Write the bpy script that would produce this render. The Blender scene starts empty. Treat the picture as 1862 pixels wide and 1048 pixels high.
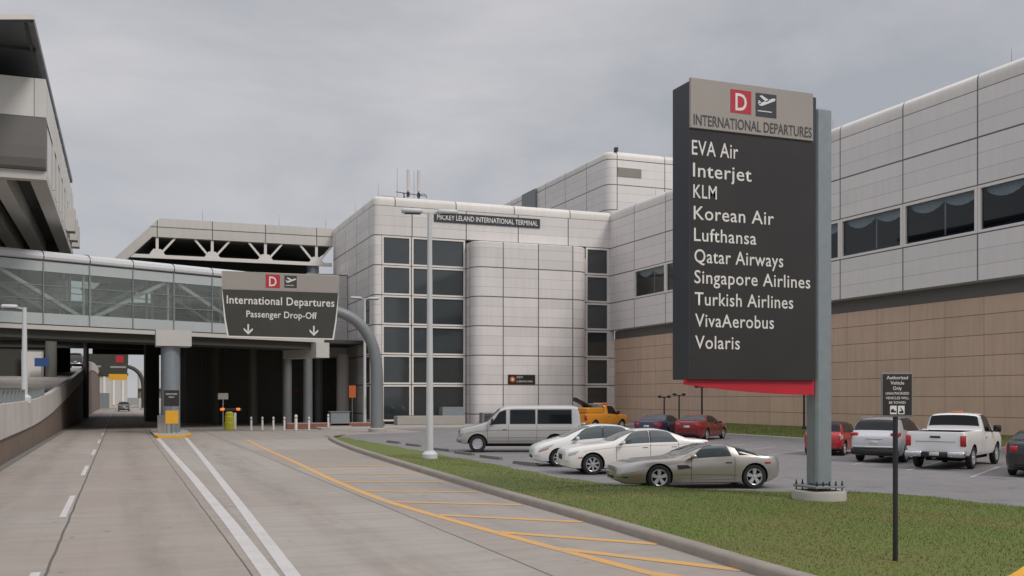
import bpy, math, random
import numpy as np
from mathutils import Vector, Matrix

R = math.radians
scene = bpy.context.scene
COL = scene.collection
random.seed(7)

# ---------------------------------------------------------------- camera
YAW = math.atan(712 / 1830)
cam_data = bpy.data.cameras.new('camera')
cam = bpy.data.objects.new('camera', cam_data)
COL.objects.link(cam)
cam.location = (0, 0, 2.5)
cam.rotation_euler = (R(90), 0, -YAW)
cam_data.sensor_width = 36
cam_data.lens = 36 * 1830 / 1862
cam_data.shift_y = 198 / 1862
cam_data.clip_start = 0.1
cam_data.clip_end = 6000
scene.camera = cam

# ---------------------------------------------------------------- sky, sun, exposure
scene.view_settings.view_transform = 'Standard'
scene.view_settings.look = 'None'
scene.view_settings.exposure = 0.0
scene.view_settings.gamma = 1.0
SUN_DIR = Vector((0.34, -0.66, 0.72)).normalized()
SUN_EL = math.asin(SUN_DIR.z)
SUN_ROT = math.atan2(SUN_DIR.x, SUN_DIR.y)
world = bpy.data.worlds.new('World')
scene.world = world
world.use_nodes = True
wt = world.node_tree
for n in list(wt.nodes):
    wt.nodes.remove(n)
def wn(t, **k):
    n = wt.nodes.new(t)
    for a, b in k.items():
        setattr(n, a, b)
    return n
w_out = wn('ShaderNodeOutputWorld')
w_bg = wn('ShaderNodeBackground')
w_bg.inputs['Strength'].default_value = 0.1
w_sky = wn('ShaderNodeTexSky', sky_type='NISHITA', sun_disc=False, sun_elevation=SUN_EL, sun_rotation=SUN_ROT)
w_tc = wn('ShaderNodeTexCoord')
w_map = wn('ShaderNodeMapping')
w_map.inputs['Scale'].default_value = (1.0, 1.0, 2.6)
w_n1 = wn('ShaderNodeTexNoise')
w_n1.inputs['Scale'].default_value = 2.2
w_n1.inputs['Detail'].default_value = 7
w_n1.inputs['Roughness'].default_value = 0.55
w_n1.inputs['Distortion'].default_value = 0.35
w_cr = wn('ShaderNodeValToRGB')
w_cr.color_ramp.elements[0].position = 0.36
w_cr.color_ramp.elements[0].color = (3.95, 4.1, 4.45, 1)
w_cr.color_ramp.elements[1].position = 0.66
w_cr.color_ramp.elements[1].color = (6.1, 6.0, 6.2, 1)
w_mix = wn('ShaderNodeMix', data_type='RGBA')
w_mix.inputs['Factor'].default_value = 0.93
L = wt.links
w_sep = wn('ShaderNodeSeparateXYZ')
w_mr = wn('ShaderNodeMapRange', interpolation_type='SMOOTHSTEP')
w_mr.inputs['From Min'].default_value = 0.36
w_mr.inputs['From Max'].default_value = 0.95
w_mr.inputs['To Min'].default_value = 1.0
w_mr.inputs['To Max'].default_value = 2.3
w_mul = wn('ShaderNodeVectorMath', operation='SCALE')
L.new(w_tc.outputs['Generated'], w_sep.inputs[0])
L.new(w_sep.outputs[2], w_mr.inputs['Value'])
L.new(w_mr.outputs['Result'], w_mul.inputs['Scale'])
L.new(w_tc.outputs['Generated'], w_map.inputs['Vector'])
L.new(w_map.outputs['Vector'], w_n1.inputs['Vector'])
L.new(w_n1.outputs['Fac'], w_cr.inputs['Fac'])
L.new(w_sky.outputs['Color'], w_mix.inputs['A'])
L.new(w_cr.outputs['Color'], w_mix.inputs['B'])
L.new(w_mix.outputs['Result'], w_mul.inputs[0])
L.new(w_mul.outputs[0], w_bg.inputs['Color'])
L.new(w_bg.outputs['Background'], w_out.inputs['Surface'])

sun_data = bpy.data.lights.new('sun', 'SUN')
sun_data.energy = 1.5
sun_data.angle = R(16)
sun_data.color = (1.0, 0.95, 0.88)
sun = bpy.data.objects.new('sun', sun_data)
sun.rotation_euler = SUN_DIR.to_track_quat('Z', 'Y').to_euler()
sun.location = (0, -40, 60)
COL.objects.link(sun)

# ---------------------------------------------------------------- materials
class NT:
    def __init__(s, name):
        s.m = bpy.data.materials.new(name)
        s.m.use_nodes = True
        s.t = s.m.node_tree
        s.b = s.t.nodes['Principled BSDF']
        s.o = s.t.nodes['Material Output']
    def n(s, t, ins=None, **k):
        x = s.t.nodes.new(t)
        for a, b in k.items():
            setattr(x, a, b)
        for a, b in (ins or {}).items():
            s.set(x.inputs[a], b)
        return x
    def set(s, sock, v):
        if isinstance(v, bpy.types.NodeSocket):
            s.t.links.new(v, sock)
        else:
            sock.default_value = v
    def math(s, op, a, b=None, c=None):
        x = s.t.nodes.new('ShaderNodeMath')
        x.operation = op
        s.set(x.inputs[0], a)
        if b is not None: s.set(x.inputs[1], b)
        if c is not None: s.set(x.inputs[2], c)
        return x.outputs[0]
    def mix(s, f, a, b):
        x = s.t.nodes.new('ShaderNodeMix')
        x.data_type = 'RGBA'
        s.set(x.inputs['Factor'], f)
        s.set(x.inputs['A'], a)
        s.set(x.inputs['B'], b)
        return x.outputs['Result']
    def noise(s, vec, scale, detail=4, rough=0.55, dist=0.0):
        x = s.n('ShaderNodeTexNoise', {'Scale': scale, 'Detail': detail, 'Roughness': rough, 'Distortion': dist})
        s.t.links.new(vec, x.inputs['Vector'])
        return x.outputs['Fac']
    def obj(s):
        return s.n('ShaderNodeTexCoord').outputs['Object']
    def uv(s):
        return s.n('ShaderNodeTexCoord').outputs['UV']
    def mapping(s, vec, scale):
        x = s.n('ShaderNodeMapping')
        x.inputs['Scale'].default_value = scale
        s.t.links.new(vec, x.inputs['Vector'])
        return x.outputs['Vector']
    def sep(s, vec):
        x = s.n('ShaderNodeSeparateXYZ')
        s.t.links.new(vec, x.inputs[0])
        return x.outputs
    def comb(s, a, b, c=0.0):
        x = s.n('ShaderNodeCombineXYZ')
        s.set(x.inputs[0], a); s.set(x.inputs[1], b); s.set(x.inputs[2], c)
        return x.outputs[0]
    def wnoise(s, vec):
        x = s.n('ShaderNodeTexWhiteNoise')
        s.t.links.new(vec, x.inputs['Vector'])
        return x.outputs['Value']
    def line(s, c, period, off, width):
        """1 on a joint line of the given width every period metres"""
        q = s.math('DIVIDE', s.math('SUBTRACT', c, off), period)
        d = s.math('MULTIPLY', s.math('ABSOLUTE', s.math('SUBTRACT', s.math('FRACT', s.math('ADD', q, 0.5)), 0.5)), period)
        return s.math('LESS_THAN', d, width / 2)
    def bump(s, h, strength=0.3, dist=0.01):
        x = s.n('ShaderNodeBump', {'Strength': strength, 'Distance': dist})
        s.t.links.new(h, x.inputs['Height'])
        s.t.links.new(x.outputs['Normal'], s.b.inputs['Normal'])
    def ramp(s, f, lo, hi, a=0.0, b=1.0):
        x = s.n('ShaderNodeMapRange', {'From Min': lo, 'From Max': hi, 'To Min': a, 'To Max': b})
        s.t.links.new(f, x.inputs['Value'])
        return x.outputs['Result']

def c4(c): return (c[0], c[1], c[2], 1.0)
def scl(c, k): return (c[0]*k, c[1]*k, c[2]*k, 1.0)

def mat_plain(name, col, rough=0.5, metal=0.0, var=0.10, scale=3.0, coat=0.0, spec=0.5, bump=0.0):
    t = NT(name)
    f = t.noise(t.obj(), scale, 5, 0.6)
    t.set(t.b.inputs['Base Color'], t.mix(f, scl(col, 1 - var), scl(col, 1 + var)))
    t.b.inputs['Metallic'].default_value = metal
    t.set(t.b.inputs['Roughness'], t.ramp(f, 0.3, 0.7, max(0.02, rough - 0.06), min(1, rough + 0.06)))
    t.b.inputs['Coat Weight'].default_value = coat
    t.b.inputs['Coat Roughness'].default_value = 0.06
    t.b.inputs['Specular IOR Level'].default_value = spec
    if bump:
        t.bump(t.noise(t.obj(), scale * 12, 3), bump, 0.01)
    return t.m

def mat_paint(name, col, metal=0.0, rough=0.28, dust=0.12):
    t = NT(name)
    z = t.sep(t.obj())[2]
    f = t.noise(t.obj(), 4.0, 5, 0.6)
    d = t.math('MULTIPLY', t.ramp(z, 0.15, 0.75, 1.0, 0.15), t.math('MULTIPLY', f, dust * 2.2))
    t.set(t.b.inputs['Base Color'], t.mix(d, c4(col), (0.22, 0.19, 0.16, 1)))
    t.b.inputs['Metallic'].default_value = metal
    t.set(t.b.inputs['Roughness'], t.math('ADD', rough, t.math('MULTIPLY', d, 0.5)))
    t.b.inputs['Coat Weight'].default_value = 0.6
    t.b.inputs['Coat Roughness'].default_value = 0.05
    return t.m

def mat_emit(name, col, strength):
    t = NT(name)
    t.b.inputs['Base Color'].default_value = c4(col)
    t.b.inputs['Emission Color'].default_value = c4(col)
    t.b.inputs['Emission Strength'].default_value = strength
    return t.m

def mat_panels(name, col, u_p, v_p, v_off, u_off=0.0, thick=0.095, thin=0.03, sub=3, joint=(0.045, 0.035, 0.035), var=0.07, rough=0.45, usub=1, stain=0.10, thin_mix=0.42, uw=1.0):
    """cladding: UV in metres, thick joints per panel, thin lines at thirds"""
    t = NT(name)
    u, v, _ = t.sep(t.uv())
    cell = t.comb(t.math('FLOOR', t.math('DIVIDE', t.math('SUBTRACT', u, u_off), u_p)), t.math('FLOOR', t.math('DIVIDE', t.math('SUBTRACT', v, v_off), v_p / sub)))
    rnd = t.wnoise(cell)
    streak = t.noise(t.comb(t.math('MULTIPLY', u, 2.5), t.math('MULTIPLY', v, 0.25)), 1.0, 5, 0.6)
    blot = t.noise(t.comb(u, v), 0.35, 5, 0.6)
    c = t.mix(rnd, scl(col, 1 - var), scl(col, 1 + var))
    c = t.mix(t.ramp(streak, 0.42, 0.75, 0, stain), c, (0.16, 0.13, 0.11, 1))
    c = t.mix(t.ramp(blot, 0.4, 0.8, 0, stain), c, (0.22, 0.19, 0.17, 1))
    thk = t.math('MAXIMUM', t.math('MULTIPLY', t.line(u, u_p, u_off, thick), uw), t.line(v, v_p, v_off, thick))
    if sub > 1:
        thn = t.line(v, v_p / sub, v_off, thin)
        c = t.mix(t.math('MULTIPLY', thn, thin_mix), c, c4(joint))
    if usub > 1:
        thn2 = t.line(u, u_p / usub, u_off, thin)
        c = t.mix(t.math('MULTIPLY', thn2, thin_mix * 0.6), c, c4(joint))
    c = t.mix(t.math('MULTIPLY', thk, 0.85), c, c4(joint))
    t.set(t.b.inputs['Base Color'], c)
    t.b.inputs['Roughness'].default_value = rough
    t.bump(t.math('SUBTRACT', 1.0, thk), 0.5, 0.02)
    return t.m

def mat_glass(name, tint=(0.25, 0.28, 0.28), refl=0.25, rough=0.02, trans=0.8, body=(0.02, 0.025, 0.03)):
    """flat glazing: part tinted see-through, part mirror"""
    t = NT(name)
    tr = t.n('ShaderNodeBsdfTransparent', {'Color': c4(tint)})
    df = t.n('ShaderNodeBsdfDiffuse', {'Color': c4(body)})
    gl = t.n('ShaderNodeBsdfGlossy', {'Color': (0.9, 0.95, 0.95, 1), 'Roughness': rough})
    m1 = t.n('ShaderNodeMixShader', {'Fac': 1 - trans})
    t.t.links.new(tr.outputs[0], m1.inputs[1]); t.t.links.new(df.outputs[0], m1.inputs[2])
    lw = t.n('ShaderNodeFresnel', {'IOR': 1.45})
    f = t.ramp(lw.outputs['Fac'], 0.0, 1.0, refl, 1.0)
    m2 = t.n('ShaderNodeMixShader')
    t.t.links.new(f, m2.inputs['Fac'])
    t.t.links.new(m1.outputs[0], m2.inputs[1]); t.t.links.new(gl.outputs[0], m2.inputs[2])
    t.t.links.new(m2.outputs[0], t.o.inputs['Surface'])
    return t.m

M = {}
M['white_steel'] = mat_plain('white_painted_steel', (0.55, 0.56, 0.57), 0.45, 0, 0.06)
M['frame_white'] = mat_plain('window_frame_white', (0.74, 0.70, 0.66), 0.5, 0, 0.05)
M['galv'] = mat_plain('galvanised_steel', (0.25, 0.28, 0.30), 0.5, 0.35, 0.14, 6)
M['galv_dark'] = mat_plain('grey_painted_steel', (0.20, 0.215, 0.22), 0.5, 0.1, 0.12, 4)
M['black'] = mat_plain('black_painted_metal', (0.018, 0.019, 0.021), 0.45, 0, 0.15, 5)
M['rubber'] = mat_plain('tyre_rubber', (0.018, 0.018, 0.019), 0.85, 0, 0.25, 20)
M['alloy'] = mat_plain('alloy_wheel', (0.55, 0.56, 0.58), 0.3, 0.6, 0.06)
M['dark_trim'] = mat_plain('dark_plastic_trim', (0.022, 0.022, 0.024), 0.6, 0, 0.15, 8)
M['chrome'] = mat_plain('chrome_trim', (0.62, 0.62, 0.64), 0.2, 0.9, 0.04)
M['well'] = mat_plain('wheel_well_black', (0.01, 0.01, 0.01), 0.9, 0, 0.2)
M['car_glass'] = mat_plain('tinted_car_glass', (0.010, 0.012, 0.014), 0.04, 0, 0.1, 2, 0, 0.35)
M['car_glass_clear'] = mat_plain('clear_car_glass', (0.05, 0.065, 0.07), 0.03, 0, 0.25, 2, 0, 1.0)
M['lamp_red'] = mat_plain('tail_lamp_red', (0.42, 0.012, 0.018), 0.15, 0, 0.1, 12, 0.5)
M['lamp_clear'] = mat_plain('head_lamp_clear', (0.42, 0.43, 0.44), 0.12, 0.2, 0.3, 14, 0.8)
M['lamp_amber'] = mat_plain('lamp_amber', (0.55, 0.16, 0.03), 0.2, 0, 0.1, 12, 0.5)
M['plate'] = mat_plain('licence_plate_white', (0.60, 0.60, 0.58), 0.5, 0, 0.15, 25)
M['sign_black'] = mat_plain('sign_face_charcoal', (0.027, 0.023, 0.022), 0.33, 0, 0.22, 0.7)
M['sign_olive'] = mat_plain('sign_face_dark_olive', (0.042, 0.042, 0.033), 0.5, 0, 0.12, 1.2)
M['sign_grey'] = mat_plain('sign_face_grey', (0.33, 0.30, 0.27), 0.5, 0.1, 0.05, 1.5)
M['sign_side'] = mat_plain('sign_side_slate', (0.042, 0.046, 0.056), 0.4, 0.1, 0.1, 2)
M['sign_red'] = mat_plain('sign_red', (0.46, 0.02, 0.04), 0.45, 0, 0.08, 2)
M['fin_red'] = mat_plain('red_fin', (0.50, 0.012, 0.03), 0.45, 0, 0.12, 2)
M['letter'] = mat_plain('lettering_white', (0.72, 0.70, 0.66), 0.5, 0, 0.03)
M['letter_dark'] = mat_plain('lettering_dark', (0.055, 0.05, 0.05), 0.5, 0, 0.03)
M['yellow'] = mat_plain('yellow_paint', (0.72, 0.36, 0.02), 0.55, 0, 0.12, 6)
M['lime'] = mat_plain('yellow_plastic', (0.55, 0.50, 0.04), 0.5, 0, 0.12, 6)
M['orange'] = mat_plain('orange_sign', (0.62, 0.14, 0.03), 0.5, 0, 0.1, 6)
M['blue'] = mat_plain('blue_sign', (0.04, 0.10, 0.28), 0.5, 0, 0.1, 6)
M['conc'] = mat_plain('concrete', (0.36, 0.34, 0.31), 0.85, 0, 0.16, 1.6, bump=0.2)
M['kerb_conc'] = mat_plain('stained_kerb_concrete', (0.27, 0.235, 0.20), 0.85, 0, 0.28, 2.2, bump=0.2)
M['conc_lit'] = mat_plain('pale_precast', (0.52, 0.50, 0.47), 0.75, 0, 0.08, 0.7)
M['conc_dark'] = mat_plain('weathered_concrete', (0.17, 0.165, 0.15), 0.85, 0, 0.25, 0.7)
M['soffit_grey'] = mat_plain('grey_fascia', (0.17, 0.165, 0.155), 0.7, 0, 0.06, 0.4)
M['dark_under'] = mat_plain('underside_shade_tone', (0.060, 0.060, 0.050), 0.8, 0, 0.25, 0.5)  # shade beneath decks and in recesses is put into this tone
M['arcade'] = mat_plain('arcade_wall_gloom', (0.085, 0.085, 0.066), 0.6, 0, 0.4, 0.4)  # shaded arcade interior painted in as a dark tone
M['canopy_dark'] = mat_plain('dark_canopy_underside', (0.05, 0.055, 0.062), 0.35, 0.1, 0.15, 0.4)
M['brick'] = mat_plain('red_brick', (0.24, 0.10, 0.075), 0.85, 0, 0.25, 5)
M['room'] = mat_plain('dark_room', (0.035, 0.034, 0.036), 0.9, 0, 0.3, 0.6)
M['valance'] = mat_plain('grey_curtain', (0.55, 0.60, 0.63), 0.9, 0, 0.15, 1.5)
M['win_dark'] = mat_glass('dark_window_glass', (0.30, 0.33, 0.36), 0.07, 0.02, 0.55, (0.018, 0.021, 0.026))
M['win_atrium'] = mat_plain('atrium_glass_with_reflections', (0.030, 0.039, 0.042), 0.03, 0, 0.55, 0.22, 0, 1.0)  # broad light and dark mottle paints varied reflections into the panes
M['bridge_glass'] = mat_glass('bridge_glass', (0.86, 0.93, 0.89), 0.10, 0.03, 0.84, (0.55, 0.60, 0.57))
M['frit'] = mat_plain('fritted_glass_band', (0.44, 0.475, 0.475), 0.25, 0, 0.06, 0.8)
M['truss_white'] = mat_plain('white_truss', (0.86, 0.90, 0.86), 0.5, 0, 0.04)

# cladding
CREAM = (0.74, 0.705, 0.685)
M['clad'] = mat_panels('white_cladding', CREAM, 5.55, 2.58, 8.72, 0.0, var=0.035, stain=0.07)
M['clad_plain'] = mat_panels('white_cladding_coping', (0.70, 0.665, 0.62), 5.55, 50.0, 40.0, 0.0, sub=1)
M['clad_front'] = mat_panels('white_cladding_front', CREAM, 5.45, 2.58, 0.98, 0.25)
M['clad_bay'] = mat_panels('white_cladding_bay', CREAM, 3.2, 2.58, 0.98, 0.6)
M['brown'] = mat_panels('brown_wall', (0.60, 0.435, 0.32), 2.75, 1.11, 0.3, 0.0, thick=0.045, sub=1, uw=0.55, joint=(0.20, 0.135, 0.10), var=0.05, rough=0.8, usub=2, thin=0.02, stain=0.18, thin_mix=0.5)
M['tower_clad'] = mat_panels('pale_precast_panels', (0.66, 0.65, 0.62), 3.0, 9.0, 0.0, 1.4, thick=0.05, sub=1, joint=(0.2, 0.2, 0.19))
M['parapet'] = mat_panels('pale_parapet', (0.56, 0.52, 0.48), 6.0, 9.0, 0.0, 0.0, thick=0.04, sub=1, joint=(0.12, 0.1, 0.09), stain=0.3, rough=0.8)

def mat_road():
    t = NT('concrete_road')
    p = t.obj()
    x, y, z = t.sep(p)
    # slab lanes between joints at x = -1.02, 2.15, 5.65
    lane = t.math('ADD', t.math('GREATER_THAN', x, -1.0), t.math('ADD', t.math('GREATER_THAN', x, 2.25), t.math('GREATER_THAN', x, 5.65)))
    seg = t.math('FLOOR', t.math('DIVIDE', t.math('ADD', y, 1.0), 12.2))
    rnd = t.wnoise(t.comb(lane, seg))
    big = t.noise(p, 0.16, 5, 0.6)
    st = t.noise(t.mapping(p, (0.35, 2.2, 1)), 1.0, 6, 0.65)
    tr = t.noise(t.mapping(p, (1.5, 0.06, 1)), 1.0, 4, 0.55)
    fine = t.noise(p, 60, 3, 0.7)
    a = t.mix(rnd, (0.298, 0.254, 0.216, 1), (0.362, 0.320, 0.280, 1))
    warm = t.math('MULTIPLY', t.math('GREATER_THAN', x, -1.0), t.math('LESS_THAN', x, 2.25))
    a = t.mix(t.math('MULTIPLY', warm, 0.65), a, (0.315, 0.262, 0.222, 1))
    a = t.mix(t.ramp(st, 0.42, 0.72, 0, 0.42), a, (0.20, 0.175, 0.155, 1))
    a = t.mix(t.ramp(big, 0.45, 0.75, 0, 0.35), a, (0.40, 0.375, 0.345, 1))
    a = t.mix(t.ramp(tr, 0.5, 0.78, 0, 0.40), a, (0.185, 0.16, 0.142, 1))
    a = t.mix(t.ramp(fine, 0.3, 0.7, 0, 0.16), a, (0.17, 0.155, 0.14, 1))
    for cx_, wd in ((0.5, 0.55), (3.9, 0.7), (-2.6, 0.55)):
        g = t.math('SUBTRACT', 1.0, t.math('MINIMUM', 1.0, t.math('DIVIDE', t.math('ABSOLUTE', t.math('SUBTRACT', x, cx_)), wd)))
        g = t.math('MULTIPLY', g, t.ramp(t.noise(t.mapping(p, (1.6, 0.35, 1)), 1.0, 5, 0.65), 0.35, 0.7))
        a = t.mix(t.math('MULTIPLY', g, 0.5), a, (0.150, 0.118, 0.094, 1))
    drips = t.math('GREATER_THAN', t.noise(t.mapping(p, (2.2, 1.2, 1)), 1.3, 2, 0.4), 0.735)
    a = t.mix(t.math('MULTIPLY', drips, 0.35), a, (0.10, 0.085, 0.075, 1))
    wob = t.math('MULTIPLY', t.math('SUBTRACT', t.noise(p, 0.8, 3), 0.5), 0.05)
    xx = t.math('ADD', x, wob)
    def single(c, at, w):
        return t.math('LESS_THAN', t.math('ABSOLUTE', t.math('SUBTRACT', c, at)), w / 2)
    j = t.math('MAXIMUM', single(xx, -0.98, 0.045), t.math('MAXIMUM', single(xx, 1.72, 0.03), single(xx, 5.62, 0.04)))
    crack = t.noise(p, 0.9, 8, 0.7, 0.6)
    ck = t.math('LESS_THAN', t.math('ABSOLUTE', t.math('SUBTRACT', crack, 0.5)), 0.0022)
    tj = t.line(y, 12.2, -1.0, 0.04)
    a = t.mix(t.math('MULTIPLY', t.math('MAXIMUM', j, t.math('MULTIPLY', tj, 0.45)), 0.8), a, (0.055, 0.05, 0.045, 1))
    a = t.mix(t.math('MULTIPLY', ck, 0.35), a, (0.09, 0.08, 0.07, 1))
    t.set(t.b.inputs['Base Color'], a)
    t.b.inputs['Roughness'].default_value = 0.82
    t.bump(fine, 0.25, 0.004)
    return t.m
M['road'] = mat_road()

def mat_asphalt():
    t = NT('faded_asphalt')
    p = t.obj()
    big = t.noise(p, 0.22, 5, 0.6)
    mid = t.noise(p, 1.7, 5, 0.6)
    fine = t.noise(p, 90, 2, 0.7)
    a = t.mix(big, (0.150, 0.140, 0.140, 1), (0.235, 0.222, 0.222, 1))
    a = t.mix(t.ramp(mid, 0.45, 0.75, 0, 0.4), a, (0.11, 0.10, 0.10, 1))
    a = t.mix(t.ramp(fine, 0.35, 0.75, 0, 0.3), a, (0.30, 0.29, 0.28, 1))
    oil = t.ramp(t.noise(p, 0.75, 3, 0.5, 0.4), 0.60, 0.78, 0, 0.55)
    a = t.mix(oil, a, (0.075, 0.068, 0.066, 1))
    crack = t.noise(p, 0.55, 9, 0.72, 0.8)
    ck = t.math('LESS_THAN', t.math('ABSOLUTE', t.math('SUBTRACT', crack, 0.5)), 0.003)
    a = t.mix(t.math('MULTIPLY', ck, 0.6), a, (0.06, 0.055, 0.055, 1))
    t.set(t.b.inputs['Base Color'], a)
    t.b.inputs['Roughness'].default_value = 0.85
    t.bump(fine, 0.3, 0.004)
    return t.m
M['asphalt'] = mat_asphalt()

def mat_grass(name, blade=False):
    t = NT(name)
    p = t.obj()
    big = t.noise(p, 0.35, 5, 0.65)
    mid = t.noise(t.mapping(p, (1, 1, 0.2)), 2.4, 5, 0.65)
    fine = t.noise(p, 38, 3, 0.7)
    a = t.mix(t.ramp(fine, 0.3, 0.7), (0.082, 0.118, 0.020, 1), (0.132, 0.176, 0.036, 1))
    a = t.mix(t.ramp(big, 0.40, 0.66, 0, 0.8), a, (0.150, 0.145, 0.044, 1))
    a = t.mix(t.ramp(mid, 0.52, 0.74, 0, 0.8), a, (0.165, 0.125, 0.062, 1))
    t.set(t.b.inputs['Base Color'], a)
    t.b.inputs['Roughness'].default_value = 0.75
    t.b.inputs['Specular IOR Level'].default_value = 0.25
    return t.m
M['grass'] = mat_grass('lawn_green')

def mat_marking(name, col, wear=0.35):
    t = NT(name)
    p = t.obj()
    n1 = t.noise(p, 9, 6, 0.7)
    n2 = t.noise(p, 1.1, 4, 0.6)
    a = t.mix(t.ramp(n1, 0.45, 0.75, 0, wear), c4(col), (0.30, 0.27, 0.24, 1))
    a = t.mix(t.ramp(n2, 0.45, 0.75, 0, wear), a, (0.33, 0.30, 0.27, 1))
    t.set(t.b.inputs['Base Color'], a)
    t.b.inputs['Roughness'].default_value = 0.7
    return t.m
M['mark_white'] = mat_marking('worn_white_marking', (0.54, 0.515, 0.50), 0.35)
M['mark_yellow'] = mat_marking('worn_yellow_marking', (0.64, 0.335, 0.08), 0.5)
M['mark_lot'] = mat_marking('faded_bay_marking', (0.42, 0.40, 0.40), 0.6)

# ---------------------------------------------------------------- mesh helpers
class MB:
    def __init__(s):
        s.v = []; s.f = []; s.mi = []; s.uv = {}; s.k = 0
    def add(s, vs, fs, mi=0):
        b = len(s.v)
        s.v += [tuple(p) for p in vs]
        for f in fs:
            s.f.append([b + i for i in f]); s.mi.append(mi)
        return s
    def quad(s, a, b, c, d, mi=0, uv=None):
        s.add([a, b, c, d], [(0, 1, 2, 3)], mi)
        if uv: s.uv[len(s.f) - 1] = uv
        return s
    def box(s, x0, x1, y0, y1, z0, z1, mi=0):
        vs = [(x0,y0,z0),(x1,y0,z0),(x1,y1,z0),(x0,y1,z0),(x0,y0,z1),(x1,y0,z1),(x1,y1,z1),(x0,y1,z1)]
        return s.add(vs, [(3,2,1,0),(4,5,6,7),(0,1,5,4),(1,2,6,5),(2,3,7,6),(3,0,4,7)], mi)
    def bbox(s, x0, x1, y0, y1, z0, z1, b=0.02, mi=0):
        """box with chamfered edges on all sides (octagon rings)"""
        def ring(i, z):
            X0, X1, Y0, Y1 = x0 + i, x1 - i, y0 + i, y1 - i
            return [(X0+b,Y0,z),(X1-b,Y0,z),(X1,Y0+b,z),(X1,Y1-b,z),(X1-b,Y1,z),(X0+b,Y1,z),(X0,Y1-b,z),(X0,Y0+b,z)]
        vs = ring(b, z0) + ring(0, z0 + b) + ring(0, z1 - b) + ring(b, z1)
        fs = [tuple(range(7, -1, -1)), tuple(range(24, 32))]
        for k in range(3):
            for i in range(8):
                j = (i + 1) % 8
                fs.append((k*8+i, k*8+j, (k+1)*8+j, (k+1)*8+i))
        return s.add(vs, fs, mi)
    def bar(s, p0, p1, w, h, mi=0, up=(0, 0, 1)):
        p0, p1 = Vector(p0), Vector(p1)
        d = (p1 - p0).normalized()
        u = Vector(up)
        if abs(d.dot(u)) > 0.98: u = Vector((0, 1, 0))
        a = d.cross(u).normalized() * (w / 2)
        c = a.cross(d).normalized() * (h / 2)
        vs = [p0-a-c, p0+a-c, p0+a+c, p0-a+c, p1-a-c, p1+a-c, p1+a+c, p1-a+c]
        return s.add(vs, [(3,2,1,0),(4,5,6,7),(0,1,5,4),(1,2,6,5),(2,3,7,6),(3,0,4,7)], mi)
    def tube(s, pts, rad, n=12, mi=0, up=None):
        pts = [Vector(p) for p in pts]
        rs = rad if isinstance(rad, (list, tuple)) else [rad] * len(pts)
        vs = []
        for i, p in enumerate(pts):
            d = (pts[min(i+1, len(pts)-1)] - pts[max(i-1, 0)]).normalized()
            u = Vector(up) if up else (Vector((0, 0, 1)) if abs(d.z) < 0.95 else Vector((0, 1, 0)))
            a = d.cross(u).normalized(); c = a.cross(d).normalized()
            for k in range(n):
                t = 2 * math.pi * k / n
                vs.append(p + (a * math.cos(t) + c * math.sin(t)) * rs[i])
        fs = []
        for i in range(len(pts) - 1):
            for k in range(n):
                j = (k + 1) % n
                fs.append((i*n+k, i*n+j, (i+1)*n+j, (i+1)*n+k))
        fs.append(tuple(range(n-1, -1, -1)))
        fs.append(tuple((len(pts)-1)*n + k for k in range(n)))
        return s.add(vs, fs, mi)
    def cyl(s, x, y, z0, z1, r, r1=None, n=20, mi=0):
        return s.tube([(x, y, z0), (x, y, z1)], [r, r if r1 is None else r1], n, mi)
    def lathe(s, prof, n=24, axis='y', o=(0, 0, 0), mi=0):
        """prof: (radius, offset along axis), closed loop if first == last"""
        vs = []; m = len(prof)
        for k in range(n):
            t = 2 * math.pi * k / n
            for r, a in prof:
                if axis == 'y': vs.append((o[0] + r*math.cos(t), o[1] + a, o[2] + r*math.sin(t)))
                elif axis == 'z': vs.append((o[0] + r*math.cos(t), o[1] + r*math.sin(t), o[2] + a))
                else: vs.append((o[0] + a, o[1] + r*math.cos(t), o[2] + r*math.sin(t)))
        fs = []
        for k in range(n):
            q = (k + 1) % n
            for i in range(m - 1):
                fs.append((k*m+i, q*m+i, q*m+i+1, k*m+i+1))
        return s.add(vs, fs, mi)
    def prism(s, poly, a, b, fn, mi=0):
        """poly (2-D) extruded between depth a and b; fn(u, v, d) -> point"""
        n = len(poly)
        vs = [fn(u, v, a) for u, v in poly] + [fn(u, v, b) for u, v in poly]
        fs = [tuple(range(n-1, -1, -1)), tuple(range(n, 2*n))]
        for i in range(n):
            j = (i + 1) % n
            fs.append((i, j, n+j, n+i))
        return s.add(vs, fs, mi)
    def strip(s, path, prof, closed=False, mi=0, u0=0.0, uvz=True):
        """profile (offset to the left of the path, z) swept along a plan path; UV in metres"""
        P = [Vector((p[0], p[1])) for p in path]
        n = len(P); N = []
        for i in range(n):
            d0 = (P[i] - P[i-1]).normalized() if (i > 0 or closed) else None
            d1 = (P[(i+1) % n] - P[i]).normalized() if (i < n-1 or closed) else None
            if d0 is None: d0 = d1
            if d1 is None: d1 = d0
            n0 = Vector((-d0.y, d0.x)); n1 = Vector((-d1.y, d1.x))
            b = (n0 + n1)
            b = b / max(0.3, b.dot(n0)) if b.length > 1e-6 else n0
            N.append(b)
        us = [u0]
        for i in range(1, n): us.append(us[-1] + (P[i] - P[i-1]).length)
        m = len(prof)
        arc = [0.0]
        for i in range(1, m): arc.append(arc[-1] + math.hypot(prof[i][0]-prof[i-1][0], prof[i][1]-prof[i-1][1]))
        b = len(s.v)
        for i in range(n):
            zo = path[i][2] if len(path[i]) > 2 else 0.0
            for o, z in prof:
                q = P[i] + N[i] * o
                s.v.append((q.x, q.y, z + zo))
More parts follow.
